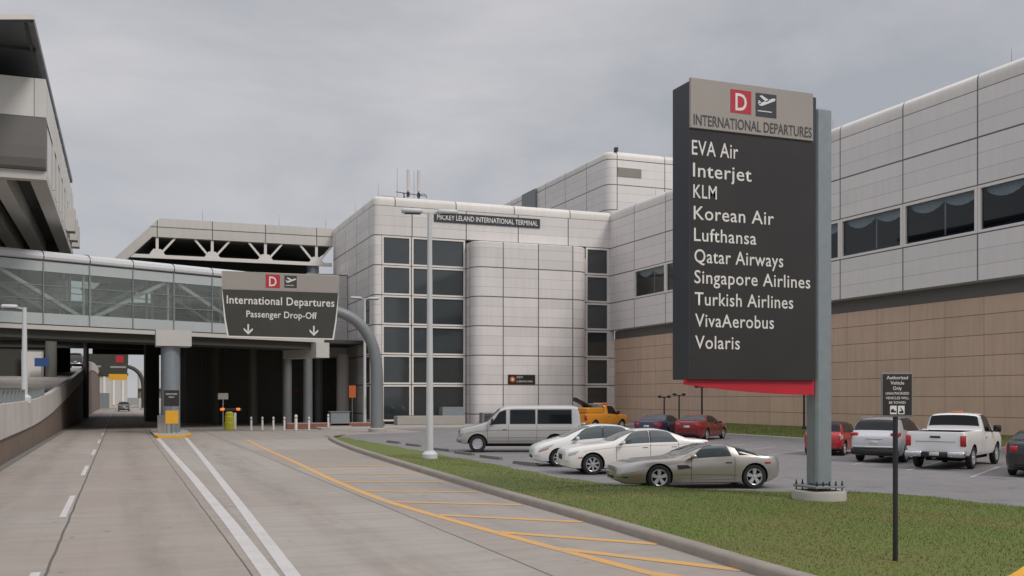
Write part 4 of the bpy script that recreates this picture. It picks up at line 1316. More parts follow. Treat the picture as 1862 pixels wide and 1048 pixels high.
# ================================================================ LAMP POSTS
def lamp_post(label, loc, H, heads, r0=.10, r1=.06, group=None, head=.8, mat='white_steel', rot=0.0):
    t = thing('lamp_post', label, 'lamp post', loc, rot, group)
    m = MB(); m.tube([(0, 0, .12), (0, 0, H)], [r0, r1], 14); m.build('pole', mat, t, 40)
    m = MB(); m.lathe([(0, -.1), (r0*2.1, -.1), (r0*2.1, .16), (r0*1.3, .28), (0, .28)], 16, 'z'); m.build('base', mat, t, 40)
    for s in heads:
        m = MB(); m.bar((0, 0, H - .06), (s * .32, 0, H), .07, .06); m.build('arm', mat, t)
        m = MB()
        a, b = s * .28, s * (.28 + head)
        x0, x1 = min(a, b), max(a, b)
        m.bbox(x0, x1, -.16, .16, H - .06, H + .12, .05)
        h = m.build('lamp_head', mat, t, 50)
        m = MB(); m.box(x0 + .12, x1 - .08, -.12, .12, H - .075, H - .058); m.build('lens', 'dark_trim', h)
    return t
lamp_post('tall white lamp post with two heads standing on the grass verge', (11.08, 37.2, .14), 9.45, (-1, 1), .145, .085, rot=-.2)
lamp_post('white double headed lamp post in front of the arcade corner', (18.6, 81.0, .14), 10.4, (-1, 1), .14, .09, head=.9)
lamp_post('pale lamp post with one head on the ramp parapet, far left', (-4.17, 52.0, ramp_z(52) + .92), 4.35, (-1,), .14, .09, head=.7)
g = 'slim dark lamp posts along the brown wall'
lamp_post('dark twin headed lamp post before the brown wall under the pylon sign', (37.6, 60.3, .2), 3.0, (-1, 1), .07, .06, g, .28, 'black')
lamp_post('dark lamp post standing behind the dark blue parked car', (37.2, 64.8, .2), 2.3, (-1, 1), .06, .05, g, .2, 'black')
lamp_post('dark lamp post between the blue and the dark red parked car', (38.1, 64.2, .2), 2.45, (-1, 1), .06, .05, g, .22, 'black')
lamp_post('dark lamp post before the brown wall, just left of the pylon pole', (41.5, 54.2, .35), 3.3, (1,), .07, .06, g, .25, 'black')

# ================================================================ BOLLARDS, BARREL, STOPS
bm_ = MB(); bm_.cyl(0, 0, 0, .98, .075, n=14); bm_.lathe([(0, .98), (.075, .98), (.06, 1.03), (0, 1.05)], 14, 'z')
bol = None
bl = ['white bollard right of the yellow barrel, leftmost of the row', 'second white bollard from the yellow barrel', 'third white bollard from the yellow barrel', 'middle white bollard of the row before the arcade', 'thicker white bollard of the row, fifth from the barrel', 'sixth white bollard from the barrel, by the brick edging', 'white bollard standing beside the grey cabinet']
for i, (x, y) in enumerate([(8.94, 75.7), (9.7, 75.4), (10.45, 75.1), (11.2, 74.8), (11.99, 74.5), (12.89, 74.2), (14.9, 77.3)]):
    if bol is None:
        bol = thing('bollard', bl[0], 'bollard', (x, y, 0), 0, 'white bollards before the arcade')
        bm_.build('post', 'frame_white', bol, 40)
        m = MB(); m.cyl(0, 0, .80, .88, .078, n=14); m.build('reflective_band', 'galv', bol)
        m = MB(); m.lathe([(0, 0), (.13, 0), (.13, .03), (.08, .05), (0, .05)], 14, 'z'); m.build('base', 'galv', bol)
    else:
        c = copy_tree(bol); c.location = (x, y, .14 if i == 6 else 0); c['label'] = bl[i]
        if i == 4: c.scale = (1.5, 1.5, 1.15)
t = thing('barrel', 'yellow safety barrel with a lit orange beacon bar at the arcade mouth', 'barrel', (7.7, 79.0, 0))
m = MB(); m.lathe([(0, 0), (.40, 0), (.42, .1), (.36, .12), (.37, .55), (.33, .58), (.34, 1.0), (.30, 1.04), (.30, 1.3), (.2, 1.38), (0, 1.38)], 22, 'z'); m.build('body', 'lime', t, 30)
m = MB(); m.bbox(.32, .52, -.1, .1, 0, 1.3, .03); m.build('post', 'frame_white', t)
m = MB(); m.bbox(-.62, .95, -.12, .12, 1.42, 1.62, .04); br = m.build('beacon_bar', 'black', t)
M['beacon'] = mat_emit('lit_beacon', (1.0, .16, .03), 1.0)
for x in (-.5, .65):
    m = MB(); m.bbox(x - .16, x + .16, -.14, .14, 1.44, 1.66, .05); m.build('beacon', 'beacon', t, 50)
t = thing('cabinet', 'grey utility cabinet beside the round column at the arcade corner', 'cabinet', (16.2, 79.5, .14))
m = MB(); m.bbox(-.75, .75, -.4, .4, .08, 1.15, .03); m.build('body', 'galv', t)
m = MB(); m.box(-.9, .9, -.5, .5, 0, .08); m.build('plinth', 'conc', t)
m = MB(); m.box(-.82, .82, -.46, .46, 1.15, 1.22); m.build('lid', 'galv_dark', t)
t = thing('brick_planter', 'low red brick edging curving beside the bollards at the arcade', 'planter', (14.6, 79.4, 0))
m = MB(); m.bbox(-2.6, 5.2, -.3, .3, 0, .42, .03); m.build('wall', 'brick', t)
m = MB(); m.box(-2.5, 5.1, -.2, .2, .42, .47); m.build('cap', 'conc', t)
t = thing('planter', 'long low grey planter before the dark entrance windows', 'planter', (24.6, 82.6, .14))
m = MB(); m.bbox(-3.0, 3.0, -.6, .6, 0, .75, .04); m.build('box', 'conc', t)
m = MB(); m.box(1.0, 2.9, -.5, .5, .75, 1.5); m.build('upper_box', 'galv', t)
m = MB(); m.box(-2.85, .9, -.5, .5, .70, .78); m.build('soil', 'wall_base', t)
t = thing('vent_box', 'grey louvred box at the foot of the white bay behind the silver van', 'vent', (29.9, 82.0, .14))
m = MB(); m.bbox(-.9, .9, -.4, .4, 0, 1.0, .03); m.build('body', 'galv_dark', t)
m = MB()
for i in range(6): m.box(-.7, .7, -.44, -.40, .15 + i*.13, .21 + i*.13)
m.build('grille', 'black', t)
stop0 = None
lab = ['concrete wheel stop nearest the round lawn tip, farthest from the camera', 'second concrete wheel stop from the lawn tip', 'concrete wheel stop directly right of the lamp post foot', 'concrete wheel stop in front of the silver van nose', 'concrete wheel stop below the silver van front wheel', 'concrete wheel stop at the nose of the white hatchback']
for i, (x, y) in enumerate([(13.75, 53.0), (13.85, 49.4), (13.85, 44.9), (13.9, 41.4), (13.95, 38.2), (13.85, 34.2)]):
    if stop0 is None:
        stop0 = thing('wheel_stop', lab[0], 'wheel stop', (x, y, .004), R(96), 'wheel stops along the grass edge')
        m = MB()
        m.prism([(-.09, 0), (.09, 0), (.065, .11), (-.065, .11)], -.9, .9, lambda u, v, d: (d, u, v)); m.build('block', 'conc_dark', stop0)
        for s in (-.6, .6):
            m = MB(); m.cyl(s, 0, .10, .118, .02, n=8); m.build('pin', 'black', stop0)
    else:
        c = copy_tree(stop0); c.location = (x, y, .004); c['label'] = lab[i]

# ================================================================ VEHICLES
def lerp(a, b, t): return a + (b - a) * t

class Body:
    def __init__(s, top, belt, plan, zb, L, tum=.30, xo=0.0, crown=.02):
        s.top, s.belt, s.plan, s.zb, s.L, s.tum, s.xo, s.crown = top, belt, plan, zb, L, tum, xo, crown
    def section(s, x):
        zt = interp(s.top, x); bl = min(interp(s.belt, x), zt - .012); w = interp(s.plan, x); zb = interp(s.zb, x)
        hr = zt - bl
        k = min(1.0, hr / .30)
        yw = .965 * w
        tum = s.tum
        y7 = yw - tum * .42 * hr - .006
        y8 = yw - tum * .84 * hr - .02
        y9 = yw - tum * hr - .075 * k - .03
        return [(0, zb), (.80*w, zb), (.925*w, zb + .03), (.975*w, zb + .15), (w, lerp(zb, bl, .52)), (.998*w, lerp(zb, bl, .82)), (yw, bl),
                (y7, bl + .48*hr), (y8, bl + .86*hr), (y9, bl + .97*hr), (.55*y9, zt + .6*s.crown*k), (0, zt + s.crown*k)]
    def S(s, x, u, side=1):
        c = s.section(x)
        u = max(0.0, min(10.9999, u))
        i = int(u); f = u - i
        y = lerp(c[i][0], c[i+1][0], f); z = lerp(c[i][1], c[i+1][1], f)
        return Vector((s.xo - x, side * y, z))
    def stations(s):
        xs = set()
        for lst in (s.top, s.belt, s.plan):
            for x, _ in lst: xs.add(round(min(max(x, 0), s.L), 4))
        xs = sorted(xs)
        out = []
        for a, b in zip(xs[:-1], xs[1:]):
            n = max(1, int((b - a) / .09))
            for k in range(n): out.append(a + (b - a) * k / n)
        out.append(xs[-1])
        res = [out[0]]
        for x in out[1:]:
            if x - res[-1] > .004: res.append(x)
        return res
    def mesh(s, mb):
        xs = s.stations()
        us = [0, 1, 2, 2.5, 3, 3.5, 4, 4.5, 5, 5.5, 6, 6.5, 7, 7.5, 8, 8.5, 9, 9.5, 10, 10.5, 11]
        m = 2 * len(us) - 2
        vs = []
        for x in xs:
            ring = [s.S(x, u, 1) for u in us] + [s.S(x, u, -1) for u in reversed(us[1:-1])]
            vs += ring
        fs = []
        for i in range(len(xs) - 1):
            for k in range(m):
                j = (k + 1) % m
                fs.append((i*m+k, (i+1)*m+k, (i+1)*m+j, i*m+j))
        fs.append(tuple(range(m)))
        fs.append(tuple((len(xs)-1)*m + k for k in range(m-1, -1, -1)))
        mb.add(vs, fs)
    def normal(s, x, u, side):
        e = .012
        a = s.S(min(x+e, s.L), u, side) - s.S(max(x-e, 0), u, side)
        b = s.S(x, min(u+.08, 11), side) - s.S(x, max(u-.08, 0), side)
        n = a.cross(b)
        n = n.normalized() if n.length > 1e-9 else Vector((0, side, 0))
        c = Vector((s.xo - x, 0, .6))
        if n.dot(s.S(x, u, side) - c) < 0: n = -n
        return n
    def patch(s, mb, q, sides=(1, -1), off=.007, n=10, m=10):
        """q: four (x, u) corners: lower front, lower rear, upper rear, upper front"""
        for sd in sides:
            vs = []
            for j in range(m + 1):
                tv = j / m
                for i in range(n + 1):
                    tu = i / n
                    x = lerp(lerp(q[0][0], q[1][0], tu), lerp(q[3][0], q[2][0], tu), tv)
                    u = lerp(lerp(q[0][1], q[1][1], tu), lerp(q[3][1], q[2][1], tu), tv)
                    vs.append(s.S(x, u, sd) + s.normal(x, u, sd) * off)
            fs = []
            for j in range(m):
                for i in range(n):
                    f = (j*(n+1)+i, j*(n+1)+i+1, (j+1)*(n+1)+i+1, (j+1)*(n+1)+i)
                    fs.append(f if sd > 0 else f[::-1])
            mb.add(vs, fs)
    def across(s, mb, x0, x1, u0, off=.007, n=14, m=10, bow=0.0):
        vs = []
        for j in range(m + 1):
            for i in range(n + 1):
                a = -1 + 2 * i / n
                sd = 1 if a >= 0 else -1
                u = 11 - (11 - u0) * abs(a)
                x = lerp(x0, x1, j / m) + bow * a * a
                vs.append(s.S(x, u, sd) + s.normal(x, u, sd) * off)
        fs = []
        for j in range(m):
            for i in range(n): fs.append((j*(n+1)+i, j*(n+1)+i+1, (j+1)*(n+1)+i+1, (j+1)*(n+1)+i))
        mb.add(vs, fs)

_wheels = {}
def wheel_meshes(r, style, w=.21):
    key = (r, style)
    if key in _wheels: return _wheels[key]
    t = MB()
    ri = r * (.60 if style == 'steel' else .66)
    h = w / 2
    t.lathe([(ri, -h + .02), (r*.86, -h), (r*.95, -h + .012), (r, -h + .045), (r, h - .045), (r*.95, h - .012), (r*.86, h), (ri, h - .02), (ri, -h + .02)], 36)
    tm = t.mesh('tyre', ['rubber']); smooth_mesh(tm, 40)
    q = MB()
    q.lathe([(ri*.99, -h + .012), (ri*1.02, -h + .018), (ri*.93, -h + .03), (ri*.90, -h + .10), (ri*.88, h - .03), (ri*.99, h - .02), (ri*.99, -h + .012)], 36, mi=0)
    q.lathe([(0, -h + .095), (ri*.9, -h + .095), (ri*.9, -h + .10), (0, -h + .10)], 24, mi=1)
    q.lathe([(0, -h + .015), (ri*.17, -h + .015), (ri*.24, -h + .035), (ri*.24, -h + .09), (0, -h + .09)], 20, mi=0)
    ns = {'five': 5, 'seven': 7, 'six': 6, 'steel': 8}[style]
    for i in range(ns):
        a = 2 * math.pi * i / ns + .3
        c, s_ = math.cos(a), math.sin(a)
        wi, wo = (ri*.16, ri*.25) if style == 'five' else ((ri*.12, ri*.15) if style != 'steel' else (ri*.2, ri*.30))
        def P(rad, lat, y): return (rad*c - lat*s_, y, rad*s_ + lat*c)
        y0, y1 = -h + .03, -h + .065
        q.add([P(ri*.15, -wi, y0), P(ri*.15, wi, y0), P(ri*.95, wo, y0 - .008), P(ri*.95, -wo, y0 - .008), P(ri*.15, -wi, y1), P(ri*.15, wi, y1), P(ri*.95, wo, y1), P(ri*.95, -wo, y1)],
              [(0, 1, 2, 3), (7, 6, 5, 4), (0, 4, 5, 1), (1, 5, 6, 2), (2, 6, 7, 3), (3, 7, 4, 0)], 0)
    rm = q.mesh('rim', ['alloy', 'well']); smooth_mesh(rm, 35)
    _wheels[key] = (tm, rm)
    return tm, rm

def vehicle(name, label, cat, sp, paint, loc, H, group='vehicles in the car park', glass='car_glass', z=.004, scale=None):
    """H: heading vector; local +x is forward, origin on the ground midway between the axles"""
    rot = math.atan2(H[1], H[0])
    t = thing(name, label, cat, (loc[0], loc[1], z), rot, group)
    L, wb, fo, r, hw = sp['L'], sp['wb'], sp['fo'], sp['r'], sp['hw']
    b = Body(sp['top'], sp['belt'], sp['plan'], sp['zb'], L, sp.get('tum', .30), fo + wb / 2, sp.get('crown', .02))
    mb = MB(); b.mesh(mb)
    me = mb.mesh('body', [paint, 'well'])
    bo = link('body', me, t)
    cut = MB()
    ra = r + sp.get('gap', .055)
    for xw in (wb/2, -wb/2):
        for s in (1, -1):
            y0, y1 = sorted((s * (hw - .36), s * (hw + .2)))
            cut.tube([(xw, y0, r * 1.02), (xw, y1, r * 1.02)], ra, 32, 0)
    if 'bed' in sp:
        x0, x1, y, z0 = sp['bed']
        cut.box(b.xo - x1, b.xo - x0, -y, y, z0, 3.0, 0)
    cme = cut.mesh('cutter', ['well'])
    for q_ in (me, cme):
        bq = bmesh.new(); bq.from_mesh(q_)
        bmesh.ops.remove_doubles(bq, verts=bq.verts[:], dist=1e-5)
        bmesh.ops.recalc_face_normals(bq, faces=bq.faces[:])
        bq.to_mesh(q_); bq.free()
    co = bpy.data.objects.new('cutter', cme); COL.objects.link(co); co.parent = t
    bpy.context.view_layer.update()
    md = bo.modifiers.new('b', 'BOOLEAN'); md.operation = 'DIFFERENCE'; md.object = co; md.solver = 'EXACT'
    try: md.material_mode = 'TRANSFER'
    except Exception: pass
    dg = bpy.context.evaluated_depsgraph_get(); dg.update()
    nm = bpy.data.meshes.new_from_object(bo.evaluated_get(dg), preserve_all_data_layers=True, depsgraph=dg)
    bo.modifiers.clear(); bo.data = nm; nm.name = 'body'
    bpy.data.objects.remove(co)
    smooth_mesh(nm, 32)
    G = M[glass]
    for kind, q in sp.get('win', []):
        tq = [(q[0][0] - .05, q[0][1] - .06), (q[1][0] + .03, q[1][1] - .06), (q[2][0] + .03, q[2][1] + .14), (q[3][0] - .04, q[3][1] + .14)]
        for s in (1, -1):
            m = MB(); b.patch(m, tq, (s,), .0045); m.build('window_trim', 'dark_trim', t, 60)
        m = MB(); b.patch(m, q, (1,), .008); m.build('side_window', glass, t, 60)
        m = MB(); b.patch(m, q, (-1,), .008); m.build('side_window', glass, t, 60)
    if 'ws' in sp:
        m = MB(); b.across(m, *sp['ws'], off=.008, bow=sp.get('bow', .0)); m.build('windscreen', glass, t, 60)
    if 'rw' in sp:
        m = MB(); b.across(m, *sp['rw'], off=.008); m.build('rear_window', 'car_glass', t, 60)
    for nm_, mt, q in sp.get('side', []):
        for s in (1, -1):
            m = MB(); b.patch(m, q, (s,), .009, 6, 5); m.build(nm_, mt, t, 60)
    for nm_, mt, x0, x1, u0 in sp.get('over', []):
        m = MB(); b.across(m, x0, x1, u0, .009); m.build(nm_, mt, t, 60)
    gp = MB()
    for x in sp.get('gaps', []):
        b.patch(gp, [(x, 2.2), (x + .012, 2.2), (x + .012, 6.0), (x, 6.0)], (1, -1), .0035, 1, 12)
    for (x0, u0, x1, u1) in sp.get('lines', []):
        b.patch(gp, [(x0, u0), (x1, u1), (x1, u1 + .05), (x0, u0 + .05)], (1, -1), .0035, 16, 1)
    if gp.v: gp.build('gap_crease_lines', 'dark_trim', t)  # real seams, plus crease shading painted as dark strips
    for nm_, mt, x0, x1, y0, y1, z0, z1, bev in sp.get('box', []):
        ys = ((y0, y1), (-y1, -y0)) if y0 > 0 else ((y0, y1),)
        for a, c in ys:
            m = MB(); m.bbox(b.xo - x1, b.xo - x0, a, c, z0, z1, bev); m.build(nm_, mt if mt != 'paint' else paint, t, 50)
    mx, mz, mat_ = sp.get('mirror', (1.7, .95, 'paint'))
    yb = interp(sp['plan'], mx)
    for s in (1, -1):
        m = MB()
        ms = sp.get('mirror_size', (.10, .20, .14))
        y0, y1 = sorted((s * (yb + .02), s * (yb + .02 + ms[1])))
        m.bbox(b.xo - mx - ms[0]/2, b.xo - mx + ms[0]/2, y0, y1, mz, mz + ms[2], .03)
        y0, y1 = sorted((s * (yb - .12), s * (yb + .04)))
        m.box(b.xo - mx - .03, b.xo - mx + .03, y0, y1, mz + .01, mz + .05)
        m.build('wing_mirror', paint if mat_ == 'paint' else mat_, t, 50)
    for x, zz in sp.get('handles', []):
        yb = b.S(x, 5.3)[1]
        for s in (1, -1):
            m = MB(); y0, y1 = sorted((s * (yb - .02), s * (yb + .022)))
            m.bbox(b.xo - x - .09, b.xo - x + .09, y0, y1, zz, zz + .035, .008); m.build('door_handle', sp.get('handle_mat', 'dark_trim'), t)
    tm, rm = wheel_meshes(r, sp.get('rim', 'five'))
    for xw in (wb/2, -wb/2):
        for s in (1, -1):
            w = link('wheel', None, t, (xw, s * (hw - .125), r)) if False else bpy.data.objects.new('wheel', None)
            if w.name not in COL.objects: COL.objects.link(w)
            w.parent = t; w.location = (xw, s * (hw - .125), r)
            w.rotation_euler = (0, 0, math.pi if s > 0 else 0)
            w.empty_display_size = .1
            link('tyre', tm, w); link('rim', rm, w)
    m = MB(); m.box(-wb/2 - .2, wb/2 + .2, -hw + .42, hw - .42, .16 if r < .35 else .26, .5); m.build('underbody', 'well', t)
    return t

def place(fw, H, side, wb, hw, front=True):
    """origin from one visible wheel's ground contact; side +1: the left wheel"""
    Hn = Vector(H).normalized()
    l = Vector((-Hn.y, Hn.x)) * side
    o = Vector(fw) - Hn * (wb / 2 if front else -wb / 2) - l * (hw - .03)
    return (o.x, o.y), (Hn.x, Hn.y)

P_ = {
 'pewter': mat_paint('pewter_paint', (0.43, 0.40, 0.37), .68, .28, .05),
 'pearl': mat_paint('pearl_white_paint', (0.80, 0.77, 0.73), 0, .28, .05),
 'white': mat_paint('white_paint', (0.80, 0.79, 0.78), 0, .3, .06),
 'silver': mat_paint('silver_paint', (0.50, 0.485, 0.475), .35, .32, .10),
 'suv_silver': mat_paint('light_silver_paint', (0.56, 0.56, 0.58), .40, .26, .08),
 'orange': mat_paint('orange_yellow_paint', (0.70, 0.27, 0.02), 0, .35, .14),
 'blue': mat_paint('dark_blue_paint', (0.022, 0.028, 0.07), .2, .28, .08),
 'dark_red': mat_paint('dark_red_paint', (0.20, 0.010, 0.014), .15, .25, .08),
 'red': mat_paint('bright_red_paint', (0.42, 0.012, 0.018), 0, .25, .06),
 'black': mat_paint('charcoal_paint', (0.030, 0.030, 0.033), .2, .25, .06),
 'grey': mat_paint('grey_paint', (0.10, 0.105, 0.11), .2, .35, .1),
}

COUPE = dict(L=4.57, wb=2.65, fo=1.14, r=.33, hw=.925, tum=.42, rim='five', gap=.045,
 top=[(0, .50), (.04, .595), (.3, .70), (.8, .78), (1.3, .815), (1.66, .85), (2.0, 1.00), (2.35, 1.13), (2.7, 1.19), (3.0, 1.19), (3.35, 1.115), (3.75, .985), (4.05, .90), (4.3, .885), (4.45, .865), (4.52, .80), (4.57, .62)],
 belt=[(0, .44), (.3, .575), (.8, .66), (1.3, .71), (1.72, .775), (2.5, .83), (3.3, .87), (4.0, .875), (4.45, .84), (4.57, .58)],
 plan=[(0, .58), (.06, .68), (.2, .76), (.5, .855), (1.1, .92), (1.9, .895), (2.6, .895), (3.4, .93), (4.0, .925), (4.3, .88), (4.48, .80), (4.57, .68)],
 zb=[(0, .24), (.3, .15), (4.1, .16), (4.4, .24), (4.57, .36)],
 win=[('d', [(1.98, 6.25), (3.12, 6.2), (2.98, 8.55), (2.48, 8.55)])],
 ws=(1.74, 2.52, 8.9), rw=(3.22, 4.0, 9.2),
 side=[('quarter_window', 'car_glass', [(3.36, 6.4), (3.98, 6.6), (3.62, 9.05), (3.20, 9.0)]), ('turn_signal', 'lamp_amber', [(.34, 3.7), (.68, 3.75), (.62, 4.05), (.36, 4.0)]), ('side_vent', 'dark_trim', [(1.66, 4.35), (2.05, 4.45), (1.92, 4.9), (1.62, 5.05)]), ('side_marker', 'lamp_red', [(4.06, 4.7), (4.24, 4.7), (4.24, 4.95), (4.06, 4.95)]), ('fog_lamp', 'well', [(.10, 3.2), (.3, 3.3), (.3, 3.75), (.10, 3.7)])],
 gaps=[2.02, 3.22], lines=[(1.55, 3.55, 3.3, 3.3), (2.02, 2.6, 3.22, 2.6), (.10, 4.45, 1.05, 4.9), (.36, 9.35, .80, 9.35)], mirror=(2.06, .84, 'paint'), mirror_size=(.14, .17, .12), handles=[(3.06, .70)], bow=.16,
 box=[('air_intake', 'well', -.008, .08, -.40, .40, .27, .36, .02), ('tail_lamp', 'lamp_red', 4.50, 4.585, .42, .62, .60, .72, .02)])
SEDAN = dict(L=4.83, wb=2.88, fo=.90, r=.335, hw=.895, rim='seven', tum=.40,
 top=[(0, .62), (.04, .74), (.15, .82), (.6, .92), (1.2, .99), (1.47, 1.03), (1.85, 1.20), (2.2, 1.355), (2.5, 1.43), (3.0, 1.445), (3.4, 1.39), (3.8, 1.255), (4.12, 1.135), (4.5, 1.115), (4.74, 1.09), (4.80, 1.02), (4.83, .85)],
 belt=[(0, .56), (.15, .72), (.6, .80), (1.47, .92), (2.5, .98), (3.6, 1.015), (4.2, 1.055), (4.74, 1.04), (4.83, .8)],
 plan=[(0, .66), (.05, .76), (.2, .83), (.6, .875), (1.2, .895), (3.6, .895), (4.3, .87), (4.65, .82), (4.78, .76), (4.83, .70)],
 zb=[(0, .28), (.3, .19), (4.4, .2), (4.83, .34)],
 win=[('f', [(1.78, 6.2), (2.74, 6.2), (2.72, 8.55), (2.28, 8.55)]), ('r', [(2.83, 6.2), (3.70, 6.25), (3.34, 8.55), (2.81, 8.55)])],
 ws=(1.52, 2.25, 8.9), rw=(3.48, 4.06, 8.8), bow=.12,
 side=[('headlight', 'lamp_clear', [(.10, 4.9), (.34, 5.0), (.46, 5.85), (.12, 5.8)]), ('side_marker', 'lamp_amber', [(.42, 4.2), (.58, 4.2), (.58, 4.4), (.42, 4.4)]), ('tail_lamp', 'lamp_red', [(4.55, 4.6), (4.80, 4.5), (4.79, 5.9), (4.62, 5.9)])],
 gaps=[1.66, 2.78, 3.72], lines=[(.5, 2.7, 4.3, 2.7), (.6, 5.5, 4.5, 5.55)], mirror=(1.86, .97, 'paint'), handles=[(2.62, .86), (3.58, .88)], handle_mat='chrome',
 box=[('grille', 'dark_trim', -.008, .03, -.32, .32, .47, .64, .01), ('licence_plate', 'plate', 4.80, 4.842, -.17, .17, .74, .86, .004), ('tail_lamp', 'lamp_red', 4.72, 4.838, .46, .68, .78, .98, .015), ('bumper_strip', 'dark_trim', 4.76, 4.845, -.55, .55, .36, .46, .01)])
HATCH = dict(L=4.45, wb=2.70, fo=.90, r=.31, hw=.86, rim='seven', tum=.36,
 top=[(0, .56), (.05, .68), (.3, .81), (.7, .93), (1.0, 1.01), (1.5, 1.235), (2.0, 1.43), (2.5, 1.495), (3.0, 1.475), (3.5, 1.38), (4.05, 1.19), (4.28, 1.13), (4.40, 1.02), (4.45, .8)],
 belt=[(0, .50), (.3, .70), (1.0, .87), (2, .96), (3.4, 1.03), (4.2, 1.06), (4.40, .98), (4.45, .75)],
 plan=[(0, .60), (.06, .70), (.25, .79), (.7, .84), (1.3, .86), (3.4, .86), (4.1, .82), (4.35, .76), (4.45, .68)],
 zb=[(0, .26), (.3, .18), (4.1, .2), (4.45, .34)],
 win=[('f', [(1.36, 6.2), (2.46, 6.2), (2.46, 8.5), (1.96, 8.5)]), ('r', [(2.54, 6.2), (3.52, 6.25), (3.18, 8.5), (2.54, 8.5)])],
 ws=(1.04, 1.95, 8.9), rw=(3.3, 4.05, 8.8), bow=.12,
 side=[('headlight', 'lamp_clear', [(.14, 4.9), (.55, 5.1), (.75, 5.9), (.22, 5.7)]), ('turn_signal', 'lamp_amber', [(.25, 4.7), (.5, 4.8), (.55, 5.05), (.18, 4.88)]), ('tail_lamp', 'lamp_red', [(4.2, 4.9), (4.41, 4.9), (4.4, 5.9), (4.22, 5.9)])],
 gaps=[1.42, 2.5, 3.55], mirror=(1.55, .95, 'paint'), handles=[(2.35, .86), (3.38, .88)], handle_mat='paint2',
 box=[('grille', 'dark_trim', -.01, .03, -.4, .4, .30, .40, .01), ('licence_plate', 'plate', 4.42, 4.462, -.17, .17, .72, .84, .004)])
HATCH['handle_mat'] = 'chrome'
VAN = dict(L=5.55, wb=3.50, fo=.84, r=.385, hw=1.0, rim='steel', tum=.13, gap=.07, crown=.03,
 top=[(0, .74), (.03, .96), (.12, 1.06), (.6, 1.18), (1.05, 1.28), (1.22, 1.34), (1.55, 1.67), (1.85, 1.95), (2.1, 2.05), (2.6, 2.09), (5.0, 2.09), (5.36, 2.05), (5.47, 1.7), (5.52, 1.2), (5.55, .9)],
 belt=[(0, .7), (.12, .95), (1.2, 1.22), (2, 1.25), (5.3, 1.25), (5.5, 1.15), (5.55, .85)],
 plan=[(0, .84), (.06, .90), (.3, .96), (1.0, 1.0), (5.0, 1.0), (5.4, .97), (5.55, .92)],
 zb=[(0, .42), (.3, .38), (5.2, .38), (5.55, .45)],
 win=[('d', [(1.40, 6.12), (2.10, 6.12), (2.10, 7.75), (1.84, 7.75)]), ('m', [(2.34, 6.12), (3.42, 6.12), (3.42, 7.72), (2.34, 7.72)]), ('r', [(3.58, 6.12), (5.06, 6.12), (5.06, 7.72), (3.58, 7.72)])],
 ws=(1.26, 1.84, 8.6), rw=(5.40, 5.46, 8.3),
 side=[('headlight', 'lamp_clear', [(.05, 4.9), (.2, 4.95), (.22, 5.8), (.06, 5.75)]), ('turn_signal', 'lamp_amber', [(.05, 4.6), (.2, 4.65), (.2, 4.85), (.05, 4.85)]), ('tail_lamp', 'lamp_red', [(5.36, 4.4), (5.50, 4.4), (5.5, 5.9), (5.38, 5.9)]), ('lower_trim', 'chrome', [(1.35, 2.95), (4.2, 2.95), (4.2, 3.15), (1.35, 3.15)])],
 gaps=[1.28, 2.22, 3.50], lines=[(.3, 4.6, 5.3, 4.6), (1.3, 3.4, 5.3, 3.4)], mirror=(1.5, 1.25, 'dark_trim'), mirror_size=(.12, .24, .28), handles=[(2.06, 1.0)],
 box=[('front_bumper', 'galv_dark', -.10, .10, -.92, .92, .46, .68, .04), ('grille', 'dark_trim', -.015, .03, -.55, .55, .74, .98, .015), ('rear_bumper', 'chrome', 5.48, 5.62, -.9, .9, .48, .64, .03), ('licence_plate', 'plate', 5.52, 5.572, -.17, .17, .75, .88, .004)])
